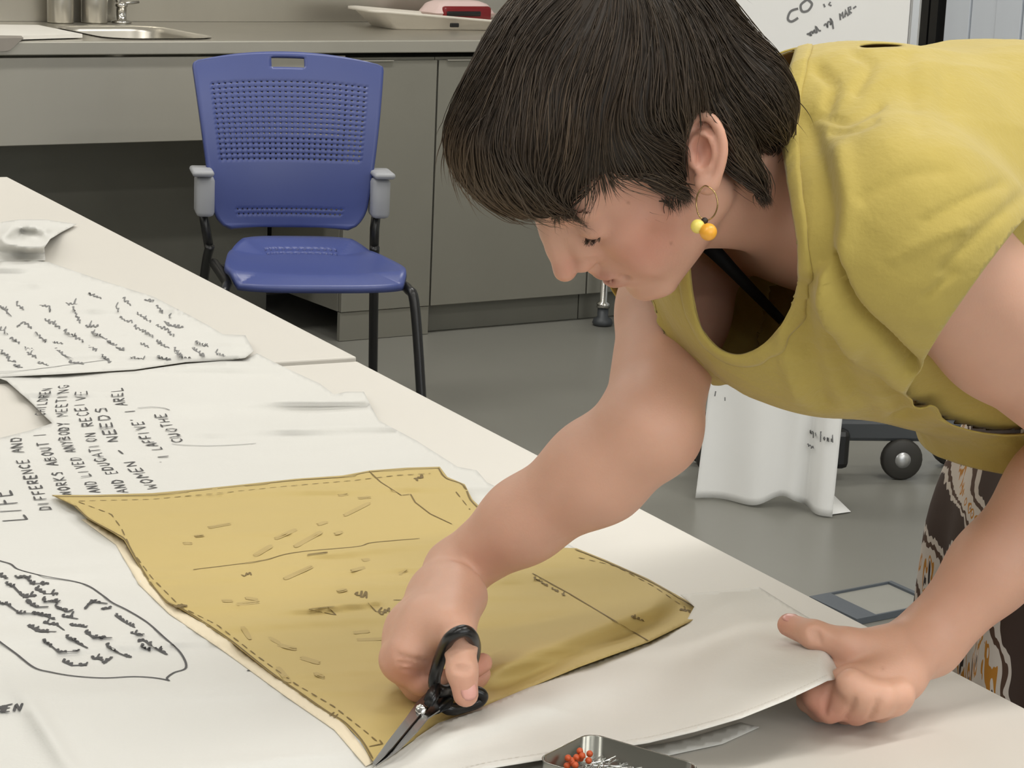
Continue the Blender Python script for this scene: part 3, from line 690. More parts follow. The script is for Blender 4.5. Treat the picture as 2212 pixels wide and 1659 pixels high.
# under layer along the front edge
def z_lay(xy): v = W(xy); return TZ+.0012+.002*wrinkle(v[:, 0], v[:, 1], .4, 9, 4, 31)
lay = sheet('under_cloth', [(880, 1718), (1060, 1668), (1300, 1632), (1480, 1596), (1600, 1560), (1640, 1570), (1560, 1606), (1300, 1662), (1200, 1700), (900, 1790)], 11, z_lay, m_cloth, label='narrow white cloth edge on the table beside the pin tin', cat='cloth')

# --- yellow pattern paper
m_pat = mat('yellow_tissue_paper', (190, 168, 106), .7, var=.05, vscale=5, bump=.08, bscale=25)
m_margin = mat('cream_tissue_margin', (226, 213, 186), .7)
m_pline = mat('pattern_print_brown', (112, 92, 46), .7)
m_pfaint = mat('show_through_grey', (178, 156, 99), .7)
pat = np.array([(112, 1069), (200, 1069), (330, 1065), (420, 1057), (500, 1049), (640, 1034), (740, 1027), (800, 1016), (880, 1010), (950, 1008), (966, 1030), (1004, 1046), (1020, 1078), (1046, 1104), (1100, 1140), (1180, 1182), (1245, 1184), (1310, 1210), (1400, 1250), (1480, 1295), (1526, 1322), (1490, 1342), (1400, 1386), (1250, 1440), (1130, 1490), (1030, 1532), (946, 1562), (872, 1612), (810, 1650),
                (802, 1638), (778, 1598), (742, 1560), (700, 1534), (640, 1492), (580, 1450), (500, 1386), (440, 1345), (386, 1312), (356, 1298), (322, 1258), (290, 1205), (268, 1166), (244, 1150), (190, 1120), (160, 1092)], float)
def z_pat(xy):
    x, y = xy[:, 0], xy[:, 1]
    vv_ = W(xy); z = z_base(xy, .0055, .22, 17, 11)+.0075
    yt = np.interp(x, cut[:9, 0], cut[:9, 1])
    # buckles where the cloth is lifted along the cut edge
    z = z+.018*np.exp(-((y-yt+75)/34)**2)*sstep(x, 960, 1120)*sstep(x, 1500, 1400)+.010*sstep(y, yt-30, yt)*sstep(x, 1000, 1300)
    z = z+.006*np.exp(-((y-(1330-.09*(x-500)))/9)**2)*sstep(x, 520, 700)*sstep(x, 860, 800)
    z = z+.003*np.exp(-((y-(1225-.11*(x-450)))/8)**2)*sstep(x, 430, 600)
    return np.maximum(z, z_main(xy)+.0016)
pp = sheet('sewing_pattern', [tuple(p) for p in pat], 8, z_pat, m_pat, label='yellow tissue sewing pattern piece with dashed seam lines on white cloth', cat='pattern')
mg = np.concatenate([spline(pat[29:45], 2), (spline(pat[29:45], 2)+np.array([-16, 9]))[::-1]])
mgl = np.array([(808, 1646), (742, 1560), (640, 1492), (500, 1386), (386, 1312), (322, 1258), (268, 1166), (190, 1120), (176, 1122), (250, 1176), (300, 1262), (366, 1326), (480, 1404), (620, 1506), (722, 1576), (790, 1655)], float)
sheet('paper_margin', [tuple(p) for p in mgl], 8, lambda q: z_main(q)+.0011, m_margin, pp, .0003)
left = pat[29:45][::-1]; top = pat[0:10]; right = pat[16:21]
def inset(line, off): return np.asarray(line)+np.array(off)
def dashes(line, on=14, off=9):
    L_ = path_at(line, 0)[1]; out = []; s = 0
    while s < L_: out.append(path_at(line, np.linspace(s, min(L_, s+on), 3))[0]); s += on+off
    return out
each_stroke('cut_line', [spline(left, 6)+np.array([3, 0]), spline(np.concatenate([pat[44:], pat[0:1]]), 3)+[2, 1], spline(top, 6)+np.array([0, 3]), spline(right, 6)+np.array([-3, 2]), spline(pat[9:14], 5)+[-3, 2]], .0016, z_pat, m_pline, pp, .0005, 5)
dl = dashes(np.array([(170, 1084), (240, 1110), (262, 1140), (285, 1190), (330, 1250), (390, 1310), (470, 1350), (560, 1420), (640, 1478), (720, 1525), (790, 1580), (820, 1606)], float))+dashes(np.array([(170, 1082), (330, 1078), (500, 1062), (640, 1048), (760, 1038), (860, 1026), (930, 1022)], float))+dashes(np.array([(985, 1062), (1015, 1100)], float))+dashes(np.array([(1250, 1204), (1330, 1222), (1410, 1265), (1480, 1312)], float))
strokes('seam_dashes', dl, .0015, z_pat, m_pline, pp, .0005, 5)
Z4 = lambda q: np.array(q, float)/4.022+[350, 1000]
pl = [Z4([(1800, 70), (1900, 165), (2080, 280), (2160, 270), (2200, 340), (2330, 440), (2520, 530)]), spline(Z4([(270, 925), (640, 880), (900, 840), (1080, 790), (1300, 760), (1700, 725), (1830, 690), (2240, 655)]), 6),
      Z4([(1275, 1270), (1440, 1250), (1510, 1320), (1275, 1272)]), Z4([(1430, 1250), (1500, 1245)]), Z4([(2010, 1190), (2080, 1190), (2130, 1230)]), Z4([(1790, 1215), (1860, 1290), (1930, 1290)]), Z4([(1260, 800), (1440, 778)]), Z4([(1265, 792), (1440, 772)]),
      np.array([(1150, 1238), (1230, 1282), (1310, 1330), (1401, 1384)]), np.array([(798, 1612), (826, 1606), (820, 1598)]), np.array([(712, 1545), (722, 1538)]), np.array([(720, 1550), (730, 1542)])]
each_stroke('print_line', pl, .0016, z_pat, m_pline, pp, .0006, 5)
sm = text_path('E', [(1160, 1252), (1166, 1256)], (1, -1))+squiggle(np.array([(1152, 1248), (1220, 1287)]), 2.5, 6, (.5, -1))+squiggle(Z4([(1680, 1145), (1860, 1190)]), 9, 9, (.3, -1))+squiggle(Z4([(1880, 1290), (2010, 1290)]), 9, 9, (.3, -1))+squiggle(Z4([(690, 985), (830, 950)]), 5, 8, (.3, -1))+squiggle(np.array([(1365, 1334), (1392, 1342)]), 4, 7, (0, -1))+squiggle(np.array([(1470, 1318), (1494, 1322)]), 4, 7, (0, -1))+squiggle(np.array([(895, 1036), (915, 1032)]), 5, 7, (0, -1))+squiggle(np.array([(378, 1312), (402, 1309)]), 4, 6, (0, -1))
strokes('print_notes', sm, .0020, z_pat, m_pline, pp, .0006, 3)
fz = []
for a, b in [((980, 650), (1160, 570)), ((1150, 720), (1380, 590)), ((1350, 530), (1430, 505)), ((1580, 450), (1800, 340)), ((1060, 1000), (1300, 890)), ((800, 800), (950, 710)), ((180, 690), (260, 690)), ((280, 630), (360, 620)), ((400, 555), (590, 520)), ((1500, 610), (1560, 590)), ((1740, 840), (1800, 830)), ((1640, 930), (1760, 900)), ((1520, 1110), (1600, 1090)), ((520, 1190), (610, 1190)), ((720, 1165), (830, 1180)), ((1530, 275), (1610, 262)), ((1700, 300), (1810, 290)), ((2060, 960), (2120, 920)), ((700, 1420), (760, 1520)), ((930, 1510), (1020, 1560)), ((1660, 1470), (1800, 1455)), ((1690, 1530), (1960, 1520))]:
    fz += [Z4([a, b]), Z4([a, b])+[1.5, 3]]
for a, b in [((512, 1303), (560, 1298)), ((600, 1390), (640, 1400)), ((650, 1418), (690, 1430)), ((600, 1440), (625, 1470)), ((680, 1452), (700, 1462))]: fz += [np.array([a, b], float), np.array([a, b], float)+[0, 4]]
strokes('show_through_marks', fz, .0045, z_pat, m_pfaint, pp, .0004, 5)

# --- notes on the whiteboard and the hanging paper (flat ink on their planes)
def ink_plane(name, lines, hit, wd, m, parent, off):
    V, Fc = [], []
    for ln in lines:
        p = np.array([hit(*q) for q in ln], float)
        if len(p) < 2: continue
        t = np.gradient(p, axis=0); t /= np.linalg.norm(t, axis=1)[:, None]+1e-9; n = np.cross(t, [0, 1, 0]); n /= np.linalg.norm(n, axis=1)[:, None]+1e-9
        b0 = len(V)
        for i in range(len(p)): V += [p[i]-n[i]*wd/2+[0, off, 0], p[i]+n[i]*wd/2+[0, off, 0]]
        Fc += [(b0+2*i, b0+2*i+2, b0+2*i+3, b0+2*i+1) for i in range(len(p)-1)]
    return obj(name, V, Fc, m, parent)
up = (-8, -34)
ls = [spline([(1722, 18), (1706, 24), (1700, 40), (1708, 46), (1722, 38)], 5), spline([(1742, -2), (1728, 10), (1731, 24), (1744, 22), (1752, 8), (1742, -2)], 5)]
ink_plane('board_title', ls, lambda a, b: tuple(wb_at(a, b)), .0055, m_inkg, wb, -.0092)
ls = [np.array([(1777, 8), (1780, 15)]), np.array([(1792, 4), (1788, 9), (1794, 12)])]+squiggle(np.array([(1742, 78), (1772, 62), (1800, 46)]), 8, 8, (-.3, -1))+[np.array([(1796, 48), (1798, 62)])]+text_path('MAR-', [(1812, 44), (1850, 20)], (-2, -15))
o_ = ink_plane('board_note', ls, lambda a, b: tuple(wb_at(a, b)), .004, m_inkg, wb, -.0092); o_['kind'] = 'stuff'
ppx = proj(np.array(PV))
def paper_at(px, py):
    i = np.argmin(np.hypot(ppx[:, 0]-px, ppx[:, 1]-py)); return P(px, py, ppx[i, 2]-.012)
def paper_ink(name, lines, wd):
    V, Fc = [], []
    for ln in lines:
        p = np.array([paper_at(*q) for q in ln]); t = np.gradient(p, axis=0); t /= np.linalg.norm(t, axis=1)[:, None]+1e-9; n = np.cross(t, CF); n /= np.linalg.norm(n, axis=1)[:, None]+1e-9; b0 = len(V)
        for i in range(len(p)): V += [p[i]-n[i]*wd/2, p[i]+n[i]*wd/2]
        Fc += [(b0+2*i, b0+2*i+2, b0+2*i+3, b0+2*i+1) for i in range(len(p)-1)]
    o = obj(name, V, Fc, m_inkg, hs); o['kind'] = 'stuff'; return o
paper_ink('pencil_writing', text_path('ways', [(1744, 934), (1766, 944)], (-1, -16))+text_path('fond', [(1770, 948), (1802, 958)], (0, -17))+squiggle(np.array([(1744, 962), (1758, 970)]), 4, 6, (0, -1))+squiggle(np.array([(1549, 815), (1562, 828)]), 4, 6, (0, -1))+[np.array([(1541, 797), (1539, 808)]), np.array([(1546, 845), (1544, 856)]), np.array([(1566, 858), (1566, 866)])], .0028)
def paper_hit(px, py):
    d = ray(px, py); t = ((fl0-np.array([0, 0, CAMH]))@pn-.05)/(d@pn); return np.array([0, 0, CAMH])+d*t

# --- scissors
m_blade = mat('scissor_steel', (150, 150, 150), .22, 1, var=.05)
m_hand = mat('black_handle_plastic', (20, 20, 21), .28, var=.1)
tip = onz(806, 1650, TZ+.012); piv = P(912, 1524, 1.985)
sc_e = empty('scissors', tuple(tip), 0, cat='scissors', label='steel scissors with black plastic handles held in the right hand')
def kid(o): world_child(o, sc_e); return o
def blade(pts_top, pts_bot, th, name):
    v = []; n_ = len(pts_top)
    a = np.array(pts_top); b = np.array(pts_bot); nr = np.cross(a[-1]-a[0], b[n_//2]-a[n_//2]); nr /= np.linalg.norm(nr)
    for k in (-1, 1): v += list(a+nr*th*k*.5)+list(b+nr*th*.2*k)
    f = []
    for k in (0, 1):
        o_ = k*2*n_
        for i in range(n_-1): q = (o_+i, o_+i+1, o_+n_+i+1, o_+n_+i); f.append(q if k else q[::-1])
    for i in range(n_-1): f += [(i, i+1, 2*n_+i+1, 2*n_+i), (n_+i+1, n_+i, 3*n_+i, 3*n_+i+1)]
    f += [(0, 2*n_, 3*n_, n_), (n_-1, 2*n_-1, 4*n_-1, 3*n_-1)]
    o = obj(name, v, f, m_blade); bm = bmesh.new(); bm.from_mesh(o.data); bmesh.ops.recalc_face_normals(bm, faces=bm.faces); bm.to_mesh(o.data); bm.free(); return o
def SP(x, y, off=0):        # a point on the blade: height grows from tip to handle
    u_ = ((x-806)*.62+(1650-y)*.78)/165.; return onz(x, y, TZ+.0165+.020*u_-off)
kid(blade([SP(806, 1650), SP(838, 1605), SP(876, 1556), SP(903, 1518), SP(930, 1492)], [SP(809, 1653), SP(848, 1616), SP(886, 1570), SP(915, 1536), SP(938, 1508)], .003, 'blade'))
kid(blade([SP(808, 1651, .002), SP(850, 1612, .002), SP(890, 1570, .002), SP(920, 1535, .002), SP(945, 1512, .002)], [SP(812, 1655, .002), SP(862, 1620, .002), SP(900, 1582, .002), SP(925, 1552, .002), SP(950, 1535, .002)], .003, 'blade'))
pv = SP(909, 1533, -.0015); nrm = np.array(ray(909, 1533)); nrm /= np.linalg.norm(nrm)
Mz = Vector(-nrm).to_track_quat('Z', 'Y').to_matrix().to_4x4(); Mz.translation = Vector(pv)
kid(lathe('pivot_screw', [(.0045, 0), (.0045, .0016), (.003, .0022), (.001, .0022)], m_chrome, None, Mz, 14))
# thumb ring and shank (near), finger ring (behind)
def SH(x, y, h): return onz(x, y, TZ+h)
ring = spline([SH(938, 1474, .050), SH(950, 1425, .070), SH(970, 1380, .096), SH(1002, 1363, .104), SH(1022, 1380, .094), SH(1024, 1415, .070), SH(1006, 1455, .050), SH(975, 1486, .040), SH(952, 1492, .044)], 6, True)
kid(tube('thumb_ring', ring, .0052, m_hand, None, 12, True))
def slab_px(name, poly, hgt, th, m):
    fr_ = np.array([SH(x, y, hgt+dh) for x, y, dh in poly]); v_ = -np.array(ray(poly[0][0], poly[0][1])); v_ /= np.linalg.norm(v_); bm = bmesh.new()
    A = [bm.verts.new(p) for p in fr_]; B = [bm.verts.new(p-v_*th) for p in fr_]; bm.faces.new(A); bm.faces.new(B[::-1]); n_ = len(A)
    for i in range(n_): bm.faces.new((A[i], B[i], B[(i+1) % n_], A[(i+1) % n_]))
    bmesh.ops.recalc_face_normals(bm, faces=bm.faces)
    bmesh.ops.bevel(bm, geom=list(bm.edges), offset=.0016, segments=2, affect='EDGES'); return kid(bm_obj(name, bm, m, None, True))
slab_px('handle_shank', [(913, 1516, 0), (926, 1486, .008), (944, 1474, .012), (954, 1484, .010), (950, 1506, .004), (932, 1530, -.002), (922, 1528, -.002)], .0425, .007, m_hand)
ring2 = spline([SH(948, 1514, .030), SH(975, 1498, .034), SH(1015, 1492, .034), SH(1040, 1500, .030), SH(1036, 1514, .024), SH(1006, 1526, .022), SH(972, 1532, .024)], 6, True)
kid(tube('finger_ring', ring2, .0052, m_hand, None, 12, True))
slab_px('handle_shank', [(928, 1530, 0), (942, 1510, .003), (968, 1498, .005), (982, 1508, .004), (976, 1528, .0), (950, 1540, -.003), (934, 1546, -.003)], .031, .007, m_hand)

# --- pin tin
m_tin = mat('tin_metal', (150, 150, 143), .25, 1, var=.05)
zt_ = TZ+.026
q0 = onz(1272, 1583, zt_); q1 = onz(1508, 1652, zt_)
e1_ = q1-q0; tl = np.linalg.norm(e1_)+.004; ta = math.atan2(e1_[1], e1_[0]); td = .075
tc0 = q0+e1_/np.linalg.norm(e1_)*tl/2+np.array([math.sin(ta), -math.cos(ta), 0])*td/2
tin = empty('pin_tin', (tc0[0], tc0[1], TZ), ta, cat='tin', label='open shallow metal tin of sewing pins at the front table edge')
ringt = rrect(-tl/2, tl/2, -td/2, td/2, .014, 8)
rowsT = [(-.003, .0012), (0, .003), (0, .0245), (.0008, .026), (0, .0266), (-.0010, .026), (-.0012, .0035), (-.004, .0022)]
v, f = [], []; nT = len(ringt)
for g, z in rowsT:
    for x, y in ringt: L_ = math.hypot(x, y); v.append((x*(1+g/L_), y*(1+g/L_), z))
for i in range(len(rowsT)-1):
    for j in range(nT): l = (j+1) % nT; f.append((i*nT+j, i*nT+l, (i+1)*nT+l, (i+1)*nT+j))
f += [tuple(range(nT))[::-1], tuple((len(rowsT)-1)*nT+j for j in range(nT))]
obj('tin_body', v, f, m_tin, tin, True)
pvv, pff = [], []; hv, hf = [], []
for i in range(420):
    x, y = (rng.random()-.5)*(tl-.03), (rng.random()-.5)*(td-.03); a = rng.random()*6.28; L_ = .012+.004*rng.random(); tz = rng.normal(0, .18); z = .005+.010*rng.random()
    d = np.array([math.cos(a), math.sin(a), tz])*L_; p = np.array([x, y, z]); lim = np.array([tl/2-.005, td/2-.005])
    A, B = p-d, p+d
    for q in (A, B): q[:2] = np.clip(q[:2], -lim, lim); q[2] = max(.003, q[2])
    vv_, ff_ = tube_data([A, B], .00042, 4, base=len(pvv)); pvv += list(vv_); pff += ff_
o = obj('sewing_pins', pvv, pff, mat('pin_steel', (190, 192, 190), .3, 1), tin, kind='stuff')
me = bpy.data.meshes.new('pin_head'); bm = bmesh.new(); bmesh.ops.create_uvsphere(bm, u_segments=10, v_segments=6, radius=.0028); bm.to_mesh(me); bm.free(); me.shade_smooth(); me.materials.append(mat('orange_pin_head', (196, 84, 40), .35))
for i in range(14):
    ph = bpy.data.objects.new('pin_head', me); C.objects.link(ph); ph.parent = tin
    ph.location = (-tl/2+.012+.012*rng.random(), td/2-.018-.035*rng.random(), .016+.008*rng.random())
# ================================================================== the person
class Vol:
    """ordered list of smooth unions / subtractions of rounded primitives"""
    def __init__(s): s.ops = []
    def cone(s, a, b, ra, rb, k=.01, sub=False):
        a = np.array(a, float); b = np.array(b, float); ba = b-a; L2 = ba@ba+1e-12
        def fn(p):
            q = p-a; t = np.clip(q@ba/L2, 0, 1); return np.linalg.norm(q-t[:, None]*ba, axis=1)-(ra+(rb-ra)*t)
        s.ops.append((fn, (a+b)/2, math.sqrt(L2)/2+max(ra, rb), k, sub)); return s
    def ball(s, c, r, k=.01, sub=False): return s.cone(c, np.array(c)+1e-6, r, r, k, sub)
    def chain(s, pts, rs, k=.01, k0=None):
        for i in range(len(pts)-1): s.cone(pts[i], pts[i+1], rs[i], rs[i+1], (k0 if (i == 0 and k0) else k))
        return s
    def ell(s, c, r, R=None, k=.01, sub=False):
        c = np.array(c, float); r = np.array(r, float); R = np.eye(3) if R is None else np.array(R, float)   # columns = axes
        def fn(p):
            q = (p-c)@R; k0 = np.linalg.norm(q/r, axis=1); k1 = np.linalg.norm(q/(r*r), axis=1)+1e-9; return k0*(k0-1)/k1
        s.ops.append((fn, c, r.max(), k, sub)); return s
    def raw(s, p, ops):
        d = np.full(len(p), 1.0)
        for fn, c, br, k, sub in ops:
            e = fn(p)
            if sub: e = -e; h = np.clip(.5-.5*(e-d)/-k*-1, 0, 1) if False else np.clip(.5+.5*(e-d)/k, 0, 1); d = d*(1-h)+e*h+k*h*(1-h)
            else: h = np.clip(.5+.5*(e-d)/k, 0, 1); d = e*(1-h)+d*h-k*h*(1-h)
        return d
    def ev(s, p, cell=.07):
        p = np.asarray(p, float); out = np.empty(len(p)); key = np.floor(p/cell).astype(np.int64); kk = (key[:, 0]*4099+key[:, 1])*4099+key[:, 2]
        order = np.argsort(kk, kind='stable'); ks = kk[order]; st = np.concatenate([[0], np.nonzero(np.diff(ks))[0]+1, [len(ks)]])
        Cc = np.array([o[1] for o in s.ops]); Bc = np.array([o[2]+o[3] for o in s.ops])
        for a, b in zip(st[:-1], st[1:]):
            idx = order[a:b]; g = (key[idx[0]]+.5)*cell; use = np.linalg.norm(Cc-g, axis=1)-Bc < cell*.87+.03
            out[idx] = s.raw(p[idx], [o for o, u in zip(s.ops, use) if u])
        return out
    def grad(s, p, e=.0007):
        return np.stack([s.ev(p+np.eye(3)[i]*e)-s.ev(p-np.eye(3)[i]*e) for i in range(3)], 1)/(2*e)
    def mesh(s, h, lo, hi, proj_it=2):
        lo = np.array(lo, float); G = h*8; nb = np.ceil((np.array(hi)-lo)/G).astype(int)
        ii = np.stack(np.meshgrid(*[np.arange(n) for n in nb], indexing='ij'), -1).reshape(-1, 3)
        act = ii[np.abs(s.ev(lo+(ii+.5)*G, .12)) < G*1.15]
        l9 = np.stack(np.meshgrid(*[np.arange(9)]*3, indexing='ij'), -1).reshape(-1, 3)
        B = len(act); gi = act[:, None]*8+l9[None]
        S = s.ev((lo+gi.reshape(-1, 3)*h)).reshape(B, 9, 9, 9)
        neg = S < 0
        cor = [(i, j, k) for i in (0, 1) for j in (0, 1) for k in (0, 1)]
        cnt = sum(neg[:, i:i+8, j:j+8, k:k+8].astype(np.int8) for i, j, k in cor)
        b, x, y, z = np.nonzero((cnt > 0) & (cnt < 8)); cell = act[b]*8+np.stack([x, y, z], 1)
        v8 = np.stack([S[b, x+i, y+j, z+k] for i, j, k in cor], 1)
        acc = np.zeros((len(b), 3)); n = np.zeros(len(b))
        for e0 in range(8):
            for ax in range(3):
                if cor[e0][ax] == 0:
                    e1 = e0+(4, 2, 1)[ax]; a_, b_ = v8[:, e0], v8[:, e1]; m = (a_ < 0) != (b_ < 0); t = np.where(m, a_/(a_-b_+1e-20), 0)
                    q = np.array(cor[e0], float)[None]+np.eye(3)[ax][None]*t[:, None]; acc += q*m[:, None]; n += m
        V = lo+(cell+acc/n[:, None])*h
        mul = np.array([1, 20011, 20011*20011], dtype=np.int64); cid = (cell+2)@mul; o = np.argsort(cid); cs_ = cid[o]
        def look(c):
            q = (c+2)@mul; j = np.clip(np.searchsorted(cs_, q), 0, len(cs_)-1); return np.where(cs_[j] == q, o[j], -1)
        Q = []
        for ax in range(3):
            u, w_ = [(1, 2), (2, 0), (0, 1)][ax]; e = np.eye(3, dtype=int)
            A = neg[:, :8, :8, :8]; Bn = neg[(slice(None),)+tuple(slice(1, 9) if a == ax else slice(0, 8) for a in range(3))]
            b, x, y, z = np.nonzero(A != Bn); c = act[b]*8+np.stack([x, y, z], 1); fl = A[b, x, y, z]
            q = np.stack([look(c-e[u]-e[w_]), look(c-e[w_]), look(c), look(c-e[u])], 1); ok = (q >= 0).all(1); q = q[ok]; fl = fl[ok]
            q[~fl] = q[~fl][:, ::-1]; Q.append(q)
        Q = np.concatenate(Q)
        for _ in range(proj_it):
            g = s.grad(V); g2 = (g*g).sum(1); st = s.ev(V)/np.maximum(g2, .25); V = V-g*np.clip(st, -h, h)[:, None]
        return V, Q
def npmesh(name, V, Q, m, smooth=True):
    me = bpy.data.meshes.new(name); V = np.asarray(V, np.float32); Q = np.asarray(Q, np.int32); k = Q.shape[1]
    me.vertices.add(len(V)); me.vertices.foreach_set('co', V.ravel()); me.loops.add(Q.size); me.loops.foreach_set('vertex_index', Q.ravel())
    me.polygons.add(len(Q)); me.polygons.foreach_set('loop_start', np.arange(len(Q), dtype=np.int32)*k); me.polygons.foreach_set('loop_total', np.full(len(Q), k, np.int32))
    me.update(calc_edges=True); me.validate()
    if m: me.materials.append(m)
    if smooth: me.shade_smooth()
    return me
def vcol(me, cols, name='tint'):
    a = me.color_attributes.new(name, 'FLOAT_COLOR', 'POINT'); c = np.ones((len(me.vertices), 4), np.float32); c[:, :3] = cols; a.data.foreach_set('color', c.ravel())
def attr_mat(name, rough, sss=0, bump=0, bscale=200, spec=.4, sheen=0, var=.05, vs_=30):
    m = bpy.data.materials.new(name); m.use_nodes = True; nt = m.node_tree; b = nt.nodes['Principled BSDF']
    at = nt.nodes.new('ShaderNodeVertexColor'); at.layer_name = 'tint'; tc = nt.nodes.new('ShaderNodeTexCoord')
    nz = nt.nodes.new('ShaderNodeTexNoise'); nz.inputs['Scale'].default_value = vs_; nz.inputs['Detail'].default_value = 4; nt.links.new(tc.outputs['Object'], nz.inputs['Vector'])
    mr = nt.nodes.new('ShaderNodeMapRange'); mr.inputs[3].default_value = 1-var; mr.inputs[4].default_value = 1+var; nt.links.new(nz.outputs[0], mr.inputs[0])
    mm = nt.nodes.new('ShaderNodeVectorMath'); mm.operation = 'MULTIPLY'; nt.links.new(at.outputs[0], mm.inputs[0]); nt.links.new(mr.outputs[0], mm.inputs[1]); nt.links.new(mm.outputs[0], b.inputs['Base Color'])
    b.inputs['Roughness'].default_value = rough; b.inputs['Specular IOR Level'].default_value = spec
    if sss:
        b.inputs['Subsurface Weight'].default_value = sss; b.inputs['Subsurface Radius'].default_value = (1, .4, .22); b.inputs['Subsurface Scale'].default_value = .006
    if sheen: b.inputs['Sheen Weight'].default_value = sheen
    if bump:
        n2 = nt.nodes.new('ShaderNodeTexNoise'); n2.inputs['Scale'].default_value = bscale; n2.inputs['Detail'].default_value = 3; nt.links.new(tc.outputs['Object'], n2.inputs['Vector'])
        bp = nt.nodes.new('ShaderNodeBump'); bp.inputs['Strength'].default_value = bump; bp.inputs['Distance'].default_value = .001; nt.links.new(n2.outputs[0], bp.inputs['Height']); nt.links.new(bp.outputs[0], b.inputs['Normal'])
    return m
# --- head frame (x forward, y left, z up; origin between the ears)
HR = np.array([[-.625, -.211, -.752], [.395, -.916, -.071], [-.674, -.341, .656]]).T
HR[:, 0] /= np.linalg.norm(HR[:, 0]); HR[:, 1] -= HR[:, 0]*(HR[:, 0]@HR[:, 1]); HR[:, 1] /= np.linalg.norm(HR[:, 1]); HR[:, 2] = np.cross(HR[:, 0], HR[:, 1])
HO = np.array([.1, 1.772, 1.22])
def hl_(x, y, z): return HO+HR@np.array([x, y, z], float)
def to_head(p): return (np.asarray(p)-HO)@HR
# --- joints
SL, EL, WL = P(1960, 520, 1.75), P(2400, 935, 1.95), onz(2005, 1385, TZ+.06)
SR, ER, WR = P(1500, 440, 2.09), P(1405, 925, 1.89), onz(985, 1232, TZ+.095)
NB = P(1800, 335, 1.88)
PEL = np.array([.70, 2.24, .93])
MB = P(2180, 400, 2.03)
body = Vol()
# torso (inside the shirt)
tx = MB-NB; tx /= np.linalg.norm(tx); ty = SL-SR; ty -= tx*(ty@tx); ty /= np.linalg.norm(ty); tz = np.cross(tx, ty)
if tz[2] < 0: tz = -tz
TR = np.stack([tx, ty, tz], 1)
CH = P(1950, 430, 1.92)
body.ell(CH, (.16, .135, .090), TR, .03).ell(MB, (.16, .125, .090), TR, .05).cone(MB, PEL, .10, .12, .06).ell(PEL, (.13, .15, .12), None, .05)
body.cone(SL, SR, .05, .05, .04)
body.cone(hl_(-.02, 0, -.035), NB, .052, .058, .03)
body.cone(hl_(.015, 0, -.055), NB-tz*.02+tx*.03, .035, .05, .03)
# left arm
UL = SL+(EL-SL)*.45
body.chain([SL, UL, EL], [.058, .053, .043], .02, .04)
f1 = EL+(WL-EL)*.28; f2 = EL+(WL-EL)*.65
body.chain([EL, f1, f2, WL], [.043, .044, .035, .029], .02)
# right arm
body.chain([SR, SR+(ER-SR)*.5, ER], [.052, .047, .040], .02, .04)
g1 = ER+(WR-ER)*.26-np.array([0, 0, .004]); g2 = ER+(WR-ER)*.64
body.chain([ER, g1, g2, WR], [.040, .042, .034, .026], .02)
# --- head
def he(c, r, k=.01, sub=False, rot=None):
    R = HR if rot is None else HR@np.array(Matrix.Rotation(rot[1], 3, rot[0])); body.ell(hl_(*c), r, R, k, sub)
def hcn(a, b, ra, rb, k=.006, sub=False): body.cone(hl_(*a), hl_(*b), ra, rb, k, sub)
he((-.004, 0, .055), (.094, .073, .076), .02)
he((.034, 0, .048), (.064, .062, .058), .02)
he((.044, 0, -.008), (.050, .057, .062), .02)
he((.040, 0, -.048), (.046, .046, .036), .018)
for s in (-1, 1):
    hcn((.004, s*.048, -.040), (.070, s*.016, -.076), .016, .015, .014)
    hcn((.004, s*.050, -.010), (.004, s*.048, -.042), .018, .016, .014)
    he((.062, s*.038, -.012), (.020, .018, .016), .015)
    he((.062, s*.032, -.040), (.022, .020, .024), .014)
he((.079, 0, -.046), (.021, .027, .026), .012)
he((.081, 0, -.078), (.013, .017, .012), .010)
for s in (-1, 1):
    he((.097, s*.036, .011), (.014, .017, .011), .012, True)
    he((.0775, s*.033, .0095), (.0145, .0150, .0125), .004)
    hcn((.092, s*.010, .027), (.077, s*.044, .026), .0075, .007, .008)
hcn((.088, 0, .034), (.099, 0, .014), .013, .0125, .010)
hcn((.096, 0, .018), (.1075, 0, .002), .0105, .0095, .008)
hcn((.1075, 0, .002), (.1165, 0, -.0155), .0085, .0095, .006)
for s in (-1, 1):
    he((.086, s*.013, .000), (.0165, .012, .024), .008)
    he((.0925, s*.0125, -.010), (.0125, .0095, .0125), .008)
for s in (-1, 1):
    he((.1025, s*.0095, -.0195), (.0090, .0070, .0068), .005)
    he((.109, s*.0055, -.0275), (.005, .0030, .0035), .002, True)
    he((.100, s*.0215, -.026), (.0030, .003, .009), .006, True)
hcn((.100, 0, -.022), (.0985, 0, -.036), .007, .006, .005)
he((.0970, 0, -.0415), (.0065, .0175, .0055), .004)
he((.0955, 0, -.0525), (.0070, .0155, .0060), .004)
he((.1045, 0, -.0470), (.0105, .0240, .0018), .003, True)
for s in (-1, 1): he((.0915, s*.0240, -.0475), (.004, .004, .003), .004, True)
he((.103, 0, -.0645), (.009, .016, .005), .007, True)
